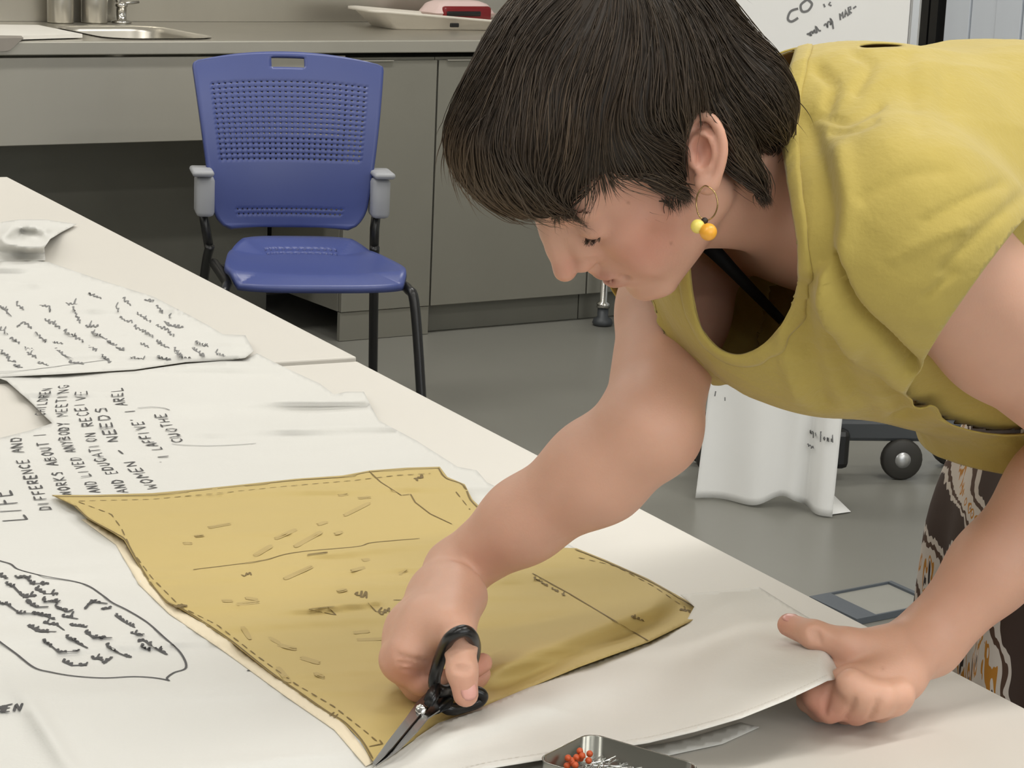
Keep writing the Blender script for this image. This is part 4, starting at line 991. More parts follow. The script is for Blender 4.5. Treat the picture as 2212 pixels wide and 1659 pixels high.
# ear (left side, towards the camera)
def pe(x, y, off=0.): return P(x, y, EARD+off)
EARD = float(proj(hl_(-.004, .0705, .0))[2])
eo = [(1484, 300, -.004), (1488, 272, -.008), (1504, 254, -.012), (1523, 250, -.015), (1542, 261, -.017), (1556, 287, -.017), (1562, 319, -.015), (1558, 350, -.013), (1548, 382, -.010), (1534, 402, -.008), (1524, 406, -.006), (1514, 398, -.004), (1508, 382, -.002)]
ep = [pe(*q) for q in eo]
ec = pe(1520, 322, -.004)
en = -np.array(ray(1520, 322)); en /= np.linalg.norm(en)
ex = pe(1523, 250)-pe(1526, 406); ex /= np.linalg.norm(ex); ez = en-ex*(en@ex); ez /= np.linalg.norm(ez); ey = np.cross(ez, ex)
ty_ = ey if ey@(pe(1560, 319)-pe(1490, 319)) > 0 else -ey
tilt = Matrix.Rotation(math.radians(0), 3, 'X')
ER_ = np.stack([ex, ty_, np.cross(ex, ty_)], 1)
body.ell(pe(1527, 318, -.008), (.0255, .0135, .0035), ER_, .004)
body.cone(pe(1500, 330, .008), pe(1530, 318, -.004), .016, .013, .008)
body.chain([np.array(q) for q in spline(ep, 3)], [.0034]*(len(ep)*3-2), .002)
body.ell(pe(1530, 396, -.007), (.0085, .0085, .0040), ER_, .004)
body.chain([pe(1503, 300, -.009), pe(1518, 291, -.0125), pe(1533, 303, -.0135), pe(1537, 330, -.0125), pe(1530, 358, -.010), pe(1517, 367, -.007)], [.0028, .003, .003, .003, .003, .003], .003)
body.ell(pe(1514, 330, -.013), (.0125, .0080, .0075), ER_, .003, True)
body.ell(pe(1496, 341, -.006), (.0055, .0035, .0045), ER_, .004)
# --- right hand (gripping the scissors)
def rp(x, y, h): return onz(x, y, TZ+h)
body.chain([WR, rp(952, 1290, .085), rp(905, 1372, .070), rp(874, 1424, .056)], [.026, .027, .028, .021], .012)
body.chain([rp(978, 1270, .098), rp(925, 1350, .086), rp(882, 1408, .068)], [.021, .022, .017], .012)
body.cone(rp(1000, 1290, .095), rp(972, 1355, .092), .021, .018, .014)
# thumb through the ring
body.chain([rp(985, 1325, .092), rp(994, 1392, .086), rp(998, 1448, .071), rp(1006, 1500, .052)], [.017, .0130, .0120, .0102], .006)
# fingers: knuckle, middle joint, end joint, tip
fing = [[(860, 1424, .057), (908, 1472, .040), (975, 1472, .035), (1042, 1432, .044)],
        [(852, 1430, .046), (900, 1482, .028), (972, 1486, .023), (1038, 1456, .029)],
        [(858, 1436, .037), (906, 1486, .024), (975, 1490, .021), (1030, 1468, .023)],
        [(875, 1436, .030), (915, 1476, .021), (972, 1480, .019), (1012, 1466, .020)]]
frr = [(.0125, .0108, .0098, .0085), (.013, .0110, .0100, .0086), (.0125, .0105, .0095, .0082), (.011, .0092, .0082, .0072)]
for q, r_ in zip(fing, frr): body.chain([rp(*p) for p in q], r_, .0045, .008)
# --- left hand (thumb on the cloth, fingers curled under)
def lp(x, y, h): return onz(x, y, TZ+h)
hx = lp(1800, 1450, .04)-lp(1985, 1410, .055); hx /= np.linalg.norm(hx)
hv_ = lp(1880, 1540, .03)-lp(1900, 1390, .055); hv_ -= hx*(hx@hv_); hv_ /= np.linalg.norm(hv_); HLR = np.stack([hx, hv_, np.cross(hx, hv_)], 1)
body.ell(lp(1900, 1440, .047), (.050, .034, .020), HLR, .016)
body.cone(WL, lp(1930, 1420, .055), .028, .027, .015)
body.cone(lp(1940, 1462, .046), lp(1858, 1484, .043), .023, .017, .014)
# thumb
body.chain([lp(1915, 1405, .062), lp(1830, 1390, .068), lp(1758, 1371, .071), lp(1704, 1350, .070)], [.019, .0130, .0118, .0100], .006, .012)
# fingers: knuckle -> middle joint -> tip tucked back under the cloth
lf = [[(1832, 1474, .045), (1764, 1503, .032), (1748, 1512, .020), (1795, 1500, .013)],
      [(1850, 1508, .036), (1792, 1532, .022), (1772, 1532, .013), (1815, 1510, .012)],
      [(1890, 1518, .034), (1850, 1538, .020), (1825, 1538, .012), (1852, 1512, .011)],
      [(1930, 1514, .033), (1902, 1534, .018), (1884, 1534, .011), (1895, 1512, .010)]]
for q, r_ in zip(lf, [(.0145, .0112, .0102, .0088), (.015, .0112, .0100, .0088), (.0145, .0106, .0096, .0084), (.0135, .0096, .0088, .0078)]): body.chain([lp(*p) for p in q], r_, .0045, .010)
for q in ((1838, 1476, .052), (1872, 1500, .044), (1908, 1506, .042), (1944, 1500, .041)): body.ball(lp(*q), .0125, .008)
def hit(vol, px, py, t0=1.45, t1=2.6, last=False):
    t = np.arange(t0, t1, .004); p = np.array([0, 0, CAMH])+np.array(ray(px, py))[None]*t[:, None]; d = vol.ev(p); i = np.nonzero(d < 0)[0]
    if not len(i): return None
    if last: return p[i[-1]]
    t = np.linspace(t[max(0, i[0]-1)], t[i[0]], 12); p = np.array([0, 0, CAMH])+np.array(ray(px, py))[None]*t[:, None]; d = vol.ev(p); return p[np.argmax(d < 0)] if (d < 0).any() else p[-1]
def crease(pts, r=.0016, k=.003):
    h_ = [hit(body, *q) for q in pts]; h_ = [q for q in h_ if q is not None]
    return [(h_[i], h_[i+1], r, k) for i in range(len(h_)-1) if np.linalg.norm(h_[i]-h_[i+1]) < .03]
cr_all = []
for ln in [[(858, 1414), (880, 1422), (905, 1426), (930, 1428)], [(864, 1432), (886, 1436), (912, 1441)], [(872, 1447), (890, 1450), (910, 1452)],     # folds of the gripping hand
           [(1792, 1492), (1786, 1515), (1782, 1540)], [(1846, 1510), (1836, 1532), (1826, 1552)], [(1896, 1514), (1886, 1536), (1876, 1553)],          # gaps between the curled fingers
           [(1752, 1362), (1756, 1374), (1760, 1385)], [(1764, 1362), (1768, 1374), (1772, 1386)], [(985, 1440), (998, 1443), (1012, 1440)], [(984, 1448), (998, 1451), (1014, 1447)]]: cr_all += crease(ln)
for a_, b_, r_, k_ in cr_all: body.cone(a_, b_, r_, r_, k_, True)
# legs
for s in (-1, 1):
    hip = PEL+ty*.085*s; kn = np.array([hip[0]+.05, hip[1]+.02, .48]); an = np.array([hip[0]+.02, hip[1]+.0, .09])
    body.chain([hip, kn, an], [.085, .055, .036], .03, .05)
allp = np.array([o[1] for o in body.ops])
BV, BQ = body.mesh(.0026, (-.12, 1.55, .0), (1.15, 2.45, 1.45))
# --- skin tint
hp_ = to_head(BV)
base = np.array(srgb(207, 162, 139)[:3]); red = np.array(srgb(196, 118, 100)[:3]); lipc = np.array(srgb(172, 106, 98)[:3])
def blob(c, r, pts=None): q = (hp_ if pts is None else pts)-np.array(c); return np.exp(-((q/np.array(r))**2).sum(1))
wr = .34*blob((.066, .045, -.030), (.034, .03, .026))+.38*blob((.112, .0, -.014), (.016, .016, .014))+.2*blob((.05, .05, .0), (.05, .04, .05))
ear_w = np.exp(-(((BV-ec)/.022)**2).sum(1)); wr += .4*ear_w
for c in [rp(1042, 1436, .05), rp(1036, 1460, .034), rp(1006, 1500, .052), rp(865, 1440, .055), rp(905, 1480, .045), lp(1704, 1350, .07), lp(1764, 1505, .032), lp(1790, 1536, .022), lp(1850, 1541, .02)]:
    wr += .35*np.exp(-(((BV-c)/.018)**2).sum(1))
wr = np.clip(wr, 0, .85)[:, None]
colr = base*(1-wr)+red*wr
lw = np.clip((blob((.099, 0, -.0415), (.012, .019, .0048))+blob((.098, 0, -.0525), (.012, .017, .0056))), 0, 1)[:, None]; colr = colr*(1-lw*.8)+lipc*lw*.8
for c, r_ in [((.052, .06, -.045), .0016), ((.05, .06, .005), .0013)]: pass
def hits(px, py):   # nearest surface vertex to a photo pixel
    q = proj(BV); d = np.hypot(q[:, 0]-px, q[:, 1]-py); i = np.nonzero(d < 6)[0]; return BV[i[np.argmin(q[i, 2])]] if len(i) else np.array([9, 9, 9.])
for px, py, r_ in [(1450, 530, .0013), (1358, 440, .0011), (1909, 1441, .0014)]:
    mw = np.exp(-(((BV-hits(px, py))/r_)**2).sum(1))[:, None]; colr = colr*(1-.4*mw)+np.array(srgb(120, 76, 58)[:3])*.4*mw
m_skin = attr_mat('skin', .48, sss=.25, bump=.12, bscale=420, var=.05, vs_=45)
bme = npmesh('person', BV, BQ, m_skin); vcol(bme, colr)
man = bpy.data.objects.new('person', bme); C.objects.link(man)
tag(man, 'person with short dark hair in mustard top bending over the table, cutting cloth', 'person')
def pchild(o): o.parent = man; return o
# nails
def nail(name, c, along, up_, L_, w_):
    along = along/np.linalg.norm(along); up_ = up_-along*(up_@along); up_ /= np.linalg.norm(up_); sd = np.cross(along, up_); v, f = [], []; n_ = 6
    for i in range(n_+1):
        for j in range(n_+1):
            a, b = i/n_*2-1, j/n_*2-1; k = math.sqrt(max(0, 1-.35*a*a)) ; k2 = 1-.25*max(0, abs(b))**3
            v.append(c+along*a*L_/2*k2+sd*b*w_/2*k+up_*(-.0016*b*b-.0006*a*a))
    for i in range(n_):
        for j in range(n_): q = n_+1; f.append((i*q+j, i*q+j+1, (i+1)*q+j+1, (i+1)*q+j))
    o = obj(name, v, f, mat('fingernail', (214, 158, 146), .3), None, True); mod(o, 'SOLIDIFY', thickness=.0006); return pchild(o)
camv = lambda p: (np.array([0, 0, CAMH])-p)/np.linalg.norm(np.array([0, 0, CAMH])-p)
def surf_toward(c, dirv):        # walk from inside a fingertip out to the skin
    t = np.linspace(0, .03, 120); p = c+dirv[None]*t[:, None]; d = body.ev(p); i = np.argmax(d > 0); return p[i]
c0 = rp(1007, 1496, .053); dv = camv(c0)+np.array([.25, 0, .1]); dv /= np.linalg.norm(dv)
nail('fingernail', surf_toward(c0, dv)+dv*.0002, rp(1006, 1500, .052)-rp(998, 1448, .071), dv, .0150, .0135)
c0 = lp(1706, 1351, .07); dv = np.array([-.1, -.35, 1.]); dv /= np.linalg.norm(dv)
nail('fingernail', surf_toward(c0, dv)+dv*.0002, lp(1704, 1350, .07)-lp(1758, 1371, .071), dv, .014, .013)
# eyelashes and brow
def lash_line(name, pts, L_, dirv, n_, m, r=.00035):
    V_, F_ = [], []
    ps = spline(pts, n_)
    for p in ps:
        d = np.array(dirv)+rng.normal(0, .12, 3); w0 = hl_(*p); w1 = hl_(*(np.array(p)+d*L_*.6)); w2 = hl_(*(np.array(p)+d*L_+np.array([0, 0, .0012])))
        v, f = tube_data([w0, w1, w2], [r, r*.8, r*.3], 4, base=len(V_)); V_ += list(v); F_ += f
    return pchild(obj(name, V_, F_, m, None, True))
m_lash = mat('lash_brown', (46, 36, 30), .6)
for s in (1, -1):
    eyp = [(.0885, s*.021, .0045), (.0905, s*.028, .0025), (.0885, s*.036, .0025), (.083, s*.0425, .004)]
    lash_line('eyelashes', eyp, .0062, (.75, s*.25, -.55), 14, m_lash, .00024)
    v, f = tube_data([hl_(*p) for p in spline(eyp, 5)], .0009, 6); pchild(obj('lid_line', v, f, mat('lash_root_brown', (84, 58, 48), .6), None, True))
    lash_line('eyebrow', [(.0985, s*.012, .0295), (.0955, s*.024, .033), (.086, s*.040, .0325), (.079, s*.048, .028)], .008, (-.1, s*.8, .15), 26, mat('brow_brown', (84, 62, 48), .7), .0003)
# ================================================================== clothing
shirt = Vol()
shirt.ell(P(1900, 440, 1.92), (.19, .160, .135), TR, .03)
shirt.ell(P(1800, 590, 1.93), (.168, .130, .122), TR, .05)
shirt.ell(P(2150, 600, 2.02), (.17, .145, .150), TR, .06)
shirt.ell(MB, (.18, .155, .115), TR, .05)
shirt.cone(MB-tz*.03, PEL+np.array([0, 0, .02]), .140, .175, .06)
shirt.ell(P(2230, 850, 2.10), (.11, .13, .13), None, .03)
shirt.cone(SL, SR, .074, .070, .06)
ax_l = (EL-SL)/np.linalg.norm(EL-SL); ax_r = (ER-SR)/np.linalg.norm(ER-SR)
shirt.cone(SL-ax_l*.02, SL+ax_l*.20, .072, .076, .05)
shirt.cone(SR, SR+ax_r*.16, .066, .068, .025)
torso_v = Vol(); torso_v.ops = shirt.ops[:6]
SV, SQ = shirt.mesh(.0040, (-.05, 1.50, .70), (1.05, 2.60, 1.45))
SNm = shirt.grad(SV); SNm /= np.linalg.norm(SNm, axis=1)[:, None]+1e-9
def mesh_normals(V_, Q_):
    n = np.cross(V_[Q_[:, 2]]-V_[Q_[:, 0]], V_[Q_[:, 3]]-V_[Q_[:, 1]]); N_ = np.zeros_like(V_)
    for k in range(4): np.add.at(N_, Q_[:, k], n)
    return N_/(np.linalg.norm(N_, axis=1)[:, None]+1e-12)
# folds pressed into the cloth: (polyline px, sigma px, depth m), on the side seen from the table
folds = [([(1800, 560), (1815, 620), (1850, 680), (1910, 735), (1968, 792)], 13, -.020), ([(1778, 600), (1800, 680), (1850, 750), (1930, 810), (2000, 850)], 20, .012),
         ([(1745, 260), (1772, 380), (1782, 500), (1770, 600)], 24, -.008), ([(1815, 330), (1835, 450), (1820, 560)], 22, .005),
         ([(1770, 245), (1830, 262), (1900, 230)], 9, -.004), ([(1800, 285), (1850, 280), (1890, 262)], 9, -.003), ([(1770, 150), (1800, 180), (1790, 230)], 14, -.006), ([(1840, 110), (1880, 140), (1850, 200)], 12, -.004),
         ([(1730, 620), (1745, 740), (1780, 870)], 20, -.006), ([(1690, 700), (1700, 780), (1720, 850)], 16, .004), ([(1800, 720), (1830, 810), (1880, 900)], 20, -.006), ([(1870, 760), (1920, 830), (1960, 890)], 16, -.005),
         ([(1930, 905), (2010, 890), (2100, 905), (2212, 890)], 9, -.008), ([(1960, 880), (2060, 860), (2150, 875)], 10, .005), ([(2000, 935), (2090, 925), (2200, 950)], 10, -.004), ([(1975, 830), (2060, 840), (2150, 880)], 10, -.005),
         ([(1960, 120), (1965, 200), (1990, 270)], 20, -.003), ([(2050, 150), (2040, 260)], 26, -.003), ([(2000, 480), (2090, 430), (2160, 400)], 11, -.003), ([(1930, 560), (2000, 520), (2080, 490)], 10, .003), ([(2040, 580), (2120, 500), (2212, 420)], 12, -.003), ([(2000, 640), (2060, 590)], 8, -.003), ([(1860, 430), (1960, 380), (2040, 370)], 16, -.003)]
def seg_dist(q, line):
    d = np.full(len(q), 1e9); line = np.array(line, float)
    for a, b in zip(line[:-1], line[1:]):
        e = b-a; t = np.clip(((q-a)@e)/(e@e), 0, 1); d = np.minimum(d, np.linalg.norm(q-a-t[:, None]*e, axis=1))
    return d
pq = proj(SV)[:, :2]; vd = np.array([0, 0, CAMH])-SV; vd /= np.linalg.norm(vd, axis=1)[:, None]; fac = sstep((SNm*vd).sum(1), .0, .35)
dsp = np.zeros(len(SV))
for ln, sg, am in folds: dsp += am*np.exp(-(seg_dist(pq, spline(ln, 4))/sg)**2)
dsp *= fac
sl = to_head(SV)
dsp += .0028*(wrinkle(SV[:, 0]+SV[:, 2]*.6, SV[:, 1]+SV[:, 2]*.8, .6, 16, 3, 41)-.4)+.0012*(wrinkle(SV[:, 1]-SV[:, 2], SV[:, 0]+SV[:, 2]*.5, 1.2, 34, 3, 47)-.4)
SV = SV+SNm*dsp[:, None]
# openings: neckline, sleeve hems, bottom hem, back keyhole
NECKP = spline([(1722, 96), (1694, 200), (1690, 300), (1704, 400), (1721, 500), (1727, 580), (1716, 645), (1690, 700), (1650, 744), (1598, 768), (1552, 754), (1514, 708), (1496, 640), (1488, 560), (1480, 440), (1510, 300), (1590, 170), (1680, 60), (1722, 40)], 5, True)
def poly_sd(q, poly):
    ins = np.zeros(len(q), bool); d = np.full(len(q), 1e9)
    for i in range(len(poly)):
        a, b = poly[i-1], poly[i]; ins ^= ((a[1] > q[:, 1]) != (b[1] > q[:, 1])) & (q[:, 0] < (b[0]-a[0])*(q[:, 1]-a[1])/((b[1]-a[1]) if b[1] != a[1] else 1e-9)+a[0])
        e = b-a; t = np.clip(((q-a)@e)/(e@e+1e-9), 0, 1); d = np.minimum(d, np.linalg.norm(q-a-t[:, None]*e, axis=1))
    return np.where(ins, -d, d)
def cut_neck(p):
    q = proj(p); g = shirt.grad(p); v = np.array([0, 0, CAMH])-p; v /= np.linalg.norm(v, axis=1)[:, None]; f_ = (g*v).sum(1)
    return np.where((f_ > -.05) & (q[:, 2] < 2.06), poly_sd(q[:, :2], NECKP)/FPX*q[:, 2], .05)
def cut_all(p):
    c = cut_neck(p); tv_ = torso_v.ev(p)
    w_ = (SA_-p)@SNP; dl_ = np.linalg.norm((p-SL)-((p-SL)@ax_l)[:, None]*ax_l, axis=1); c = np.where((dl_ < .14) & (w_ < .03) & (tv_ > .010), np.minimum(c, w_), c)
    w_ = .10-((p-SR)@ax_r); dr_ = np.linalg.norm((p-SR)-((p-SR)@ax_r)[:, None]*ax_r, axis=1); c = np.where((dr_ < .10) & (w_ < .05) & (tv_ > .010), np.minimum(c, w_), c)
    hemc = (p-HEM0)@HEMN; c = np.minimum(c, hemc)
    kq = (p-KEY)@TR; kd = (np.sqrt((kq[:, 0]/.024)**2+(kq[:, 1]/.013)**2+(kq[:, 2]/.03)**2)-1)*.010; return np.minimum(c, kd)
SB_ = P(1970, 800, 1.69); SA_ = P(2212, 466, 1.69); _v = np.array(ray(2080, 640)); _v = _v/np.linalg.norm(_v)+.35*ax_l*0+np.array([.10, 0, .05]); SNP = np.cross(SB_-SA_, _v); SNP /= np.linalg.norm(SNP); SNP = SNP if SNP@ax_l > 0 else -SNP
h0, h1 = (hit(shirt, 2000, 900)-np.array([0, 0, .035])), (hit(shirt, 2200, 960)-np.array([0, 0, .045])); hd = h1-h0; hd[2] = hd[2]; HEMN = np.cross(hd, np.array([-.46, .888, 0.])); HEMN /= np.linalg.norm(HEMN); HEMN = HEMN if HEMN[2] > 0 else -HEMN; HEM0 = P(1985, 972, 2.08); HEMN = np.array([0, 0, 1.])
top = SV[(np.abs(pq[:, 0]-1903) < 8)]; KEY = hit(shirt, 1903, 96); KEY_ = P(1903, 92, float(proj(top[np.argmin(np.abs(proj(top)[:, 1]-92))])[2])) if len(top) else P(1903, 92, 1.95)
cv = cut_all(SV); keep = (cv[SQ] > 0).sum(1) >= 2; SQ = SQ[keep]
edge = {}
E2 = np.concatenate([SQ[:, [i, (i+1) % 4]] for i in range(4)]); Es = np.sort(E2, 1); uq, ct = np.unique(Es, axis=0, return_counts=True); bd = np.unique(uq[ct == 1])
for _ in range(3):
    p = SV[bd]; c = cut_all(p); e = .0008; g = np.stack([cut_all(p+np.eye(3)[i]*e)-cut_all(p-np.eye(3)[i]*e) for i in range(3)], 1)/(2*e); n_ = SNm[bd]; g -= n_*(g*n_).sum(1)[:, None]
    g2 = (g*g).sum(1); SV[bd] = p-g*np.clip(c/np.maximum(g2, .15), -.004, .004)[:, None]
# relax the boundary along itself
bedge = uq[ct == 1]; nbr = np.zeros((len(SV), 3)); nc = np.zeros(len(SV))
for it in range(4):
    nbr[:] = 0; nc[:] = 0
    for a, b in ((0, 1), (1, 0)): np.add.at(nbr, bedge[:, a], SV[bedge[:, b]]); np.add.at(nc, bedge[:, a], 1)
    SV[bd] = .5*SV[bd]+.5*nbr[bd]/np.maximum(nc[bd], 1)[:, None]
used = np.unique(SQ); remap = -np.ones(len(SV), int); remap[used] = np.arange(len(used)); SV2 = SV[used]; SQ2 = remap[SQ]; cn = cut_neck(SV2)
m_shirt = mat('mustard_linen', (180, 160, 80), .82, var=.07, vscale=40, bump=.35, bscale=190, sheen=.15)
me_ = npmesh('mustard_top', SV2, SQ2, m_shirt); so = bpy.data.objects.new('mustard_top', me_); C.objects.link(so); mod(so, 'SOLIDIFY', thickness=.0014, offset=-1); pchild(so)
so['label'] = 'loose mustard linen top with scoop neck and short sleeves'
# the body of the top carries on under the sleeve
slv = Vol(); slv.ops = [shirt.ops[7], shirt.ops[8]]
UV_, UQ_ = torso_v.mesh(.006, (-.05, 1.5, .8), (.65, 2.4, 1.35), 1)
ku = (slv.ev(UV_)[UQ_].max(1) < .026); cu_ = np.minimum((UV_-HEM0)@HEMN, cut_neck(UV_)); ku &= (cu_[UQ_] > 0).all(1); UQ_ = UQ_[ku]; us = np.unique(UQ_); rm = -np.ones(len(UV_), int); rm[us] = np.arange(len(us))
uo = bpy.data.objects.new('underarm_panel', npmesh('underarm_panel', UV_[us], rm[UQ_], m_shirt)); C.objects.link(uo); uo.parent = so; mod(uo, 'SOLIDIFY', thickness=.0014, offset=-1)
# stitched bands along the openings: strips that ride on the cloth
from mathutils import kdtree
SN2 = mesh_normals(SV2, SQ2); kdt = kdtree.KDTree(len(SV2))
for i, v in enumerate(SV2): kdt.insert(v, i)
kdt.balance()
E3 = np.concatenate([SQ2[:, [i, (i+1) % 4]] for i in range(4)]); uq3, ct3 = np.unique(np.sort(E3, 1), axis=0, return_counts=True); be = uq3[ct3 == 1]
adj = {}
for a_, b_ in be: adj.setdefault(a_, []).append(b_); adj.setdefault(b_, []).append(a_)
seen = set(); loops = []
for st in list(adj):
    if st in seen: continue
    lp_ = [st]; seen.add(st); cur_ = st
    while True:
        nx = [q for q in adj[cur_] if q not in seen]
        if not nx: break
        cur_ = nx[0]; seen.add(cur_); lp_.append(cur_)
    loops.append(np.array(lp_))
def ride(p, off):
    out = []
    for q in p:
        acc_ = np.zeros(3); ws = 0
        for co, i, d in kdt.find_n(q, 6): w_ = 1/(d+1e-4); acc_ += w_*(q-SN2[i]*((q-SV2[i])@SN2[i]-off)); ws += w_
        out.append(acc_/ws)
    return np.array(out)
def band_strip(name, lp_, cutf, width, off, rows=5, closed=True):
    p = SV2[lp_]
    for _ in range(10): p = .5*p+.25*(np.roll(p, 1, 0)+np.roll(p, -1, 0)) if closed else np.r_[p[:1], .5*p[1:-1]+.25*(p[2:]+p[:-2]), p[-1:]]
    n = SN2[lp_]; e = .001; g = np.stack([cutf(p+np.eye(3)[i]*e)-cutf(p-np.eye(3)[i]*e) for i in range(3)], 1); g -= n*(g*n).sum(1)[:, None]; g /= np.linalg.norm(g, axis=1)[:, None]+1e-9
    for _ in range(8): g = .5*g+.25*(np.roll(g, 1, 0)+np.roll(g, -1, 0))
    R = [ride(p+g*width*(k/(rows-1)-.03), off*(1 if 0 < k < rows-1 else .2)) for k in range(rows)]; m_ = len(p); V_ = np.concatenate(R)
    F_ = [(k*m_+i, k*m_+(i+1) % m_, (k+1)*m_+(i+1) % m_, (k+1)*m_+i) for k in range(rows-1) for i in range(m_ if closed else m_-1)]
    o = obj(name, V_, F_, m_shirt, None, True); mod(o, 'SOLIDIFY', thickness=.0012, offset=0); o.parent = so; return o
for lp_ in loops:
    if len(lp_) < 40: continue
    c_n = np.abs(cut_neck(SV2[lp_])).mean(); c_s = np.abs((SA_-SV2[lp_])@SNP).mean()
    if c_n < .012: band_strip('neckband', lp_, cut_neck, .0150, .0016)
    elif c_s < .012: band_strip('sleeve_hem', lp_, lambda q: (SA_-q)@SNP, .0140, .0010)
# bra strap seen inside the neckline
sp_ = np.array([P(1510, 512, 1.905), P(1550, 550, 1.90), P(1600, 602, 1.905), P(1690, 694, 1.94)]); sp_ = spline(sp_, 4); V_, F_ = [], []
for i, p in enumerate(sp_):
    t = sp_[min(i+1, len(sp_)-1)]-sp_[max(i-1, 0)]; v_ = camv(p); s_ = np.cross(t, v_); s_ /= np.linalg.norm(s_); w_ = .0075-.004*i/len(sp_); V_ += [p-s_*w_, p+s_*w_]
F_ = [(2*i, 2*i+1, 2*i+3, 2*i+2) for i in range(len(sp_)-1)]
o = obj('bra_strap', V_, F_, mat('black_elastic', (16, 16, 18), .7), None, True); mod(o, 'SOLIDIFY', thickness=.0015); pchild(o)

# --- printed skirt
def skirt_mat():
    m = bpy.data.materials.new('printed_skirt'); m.use_nodes = True; nt = m.node_tree; b = nt.nodes['Principled BSDF']; L_ = nt.links.new
    tc = nt.nodes.new('ShaderNodeTexCoord'); mp = nt.nodes.new('ShaderNodeMapping'); mp.inputs['Rotation'].default_value = (.3, .5, .2); L_(tc.outputs['Object'], mp.inputs[0])
    nz = nt.nodes.new('ShaderNodeTexNoise'); nz.inputs['Scale'].default_value = 7; nz.inputs['Detail'].default_value = 2; L_(mp.outputs[0], nz.inputs['Vector'])
    m2 = nt.nodes.new('ShaderNodeMapping'); m2.inputs['Scale'].default_value = (150, 150, 22); m2.inputs['Rotation'].default_value = (.5, .3, 0); L_(tc.outputs['Object'], m2.inputs[0])
    n2 = nt.nodes.new('ShaderNodeTexNoise'); n2.inputs['Scale'].default_value = 1; n2.inputs['Detail'].default_value = 1; L_(m2.outputs[0], n2.inputs['Vector'])
    wv = nt.nodes.new('ShaderNodeTexWave'); wv.inputs['Scale'].default_value = 4.2; wv.inputs['Distortion'].default_value = 7; wv.inputs['Detail'].default_value = 2; wv.inputs['Detail Scale'].default_value = 1.4; L_(mp.outputs[0], wv.inputs['Vector'])
    a = nt.nodes.new('ShaderNodeMath'); a.operation = 'MULTIPLY_ADD'; a.inputs[1].default_value = .42; L_(n2.outputs[0], a.inputs[0]); L_(wv.outputs['Fac'], a.inputs[2])
    a2 = nt.nodes.new('ShaderNodeMath'); a2.operation = 'MULTIPLY_ADD'; a2.inputs[1].default_value = .35; L_(nz.outputs[0], a2.inputs[0]); L_(a.outputs[0], a2.inputs[2])
    cr_ = nt.nodes.new('ShaderNodeValToRGB'); cr_.color_ramp.interpolation = 'CONSTANT'; e = cr_.color_ramp.elements
    stops = [(0, (52, 34, 24)), (.46, (186, 176, 166)), (.62, (70, 46, 30)), (.76, (190, 180, 170)), (.94, (168, 112, 30)), (.975, (196, 186, 176)), (1.0, (40, 26, 20))]
    e[0].position = 0; e[0].color = srgb(*stops[0][1]); e[1].position = .46; e[1].color = srgb(*stops[1][1])
    mr = nt.nodes.new('ShaderNodeMapRange'); mr.inputs[1].default_value = .15; mr.inputs[2].default_value = 1.45; L_(a2.outputs[0], mr.inputs[0])
    for p_, c_ in stops[2:]: x = e.new(p_); x.color = srgb(*c_)
    L_(mr.outputs[0], cr_.inputs[0]); L_(cr_.outputs[0], b.inputs['Base Color']); b.inputs['Roughness'].default_value = .7
    return m
kv, kf = [], []; nz_, na_ = 46, 160
sc_c = np.array([PEL[0]-.045, PEL[1]+.03])
for j in range(nz_+1):
    t = j/nz_; z = 1.02-t*.86; rad = .165+.055*sstep(t, 0, .3)+.03*t; cx = sc_c+np.array([.03, 0])*t
    for i in range(na_):
        a = 2*math.pi*i/na_; f_ = .012*sstep(t, .05, .5)*(math.sin(a*9+1.2*math.sin(a*3))+.6*math.sin(a*17+2*t))
        r1 = rad+f_; kv.append((cx[0]+r1*.95*math.cos(a), cx[1]+r1*1.02*math.sin(a), z))
for j in range(nz_):
    for i in range(na_): l = (i+1) % na_; kf.append((j*na_+i, j*na_+l, (j+1)*na_+l, (j+1)*na_+i)[::-1])
sk = obj('printed_skirt', kv, kf, skirt_mat(), None, True); mod(sk, 'SOLIDIFY', thickness=.0015); pchild(sk)
sk['label'] = 'brown, white and ochre jagged print skirt'
m_shoe = mat('dark_shoe', (40, 36, 34), .5)
for s in (-1, 1):
    hip = PEL+ty*.085*s; b0 = np.array([hip[0]+.02, hip[1], 0]); v, f = [], []
    for i in range(13):
        t = i/12; y_ = -.05+.25*t; w_ = .036+.012*math.sin(t*math.pi)-.012*max(0, t-.8)/.2; h_ = .085-.045*sstep(t, .25, .8)
        for k in range(12):
            a = 2*math.pi*k/12; v.append(b0+(-TU)*(y_)+TD*w_*math.cos(a)+np.array([0, 0, .002+h_*(.5+.5*math.sin(a))]))
    for i in range(12):
        for k in range(12): l = (k+1) % 12; f.append((i*12+k, i*12+l, (i+1)*12+l, (i+1)*12+k))
    f += [tuple(range(12))[::-1], tuple(12*12+k for k in range(12))]
    pchild(obj('shoe', v, f, m_shoe, None, True))

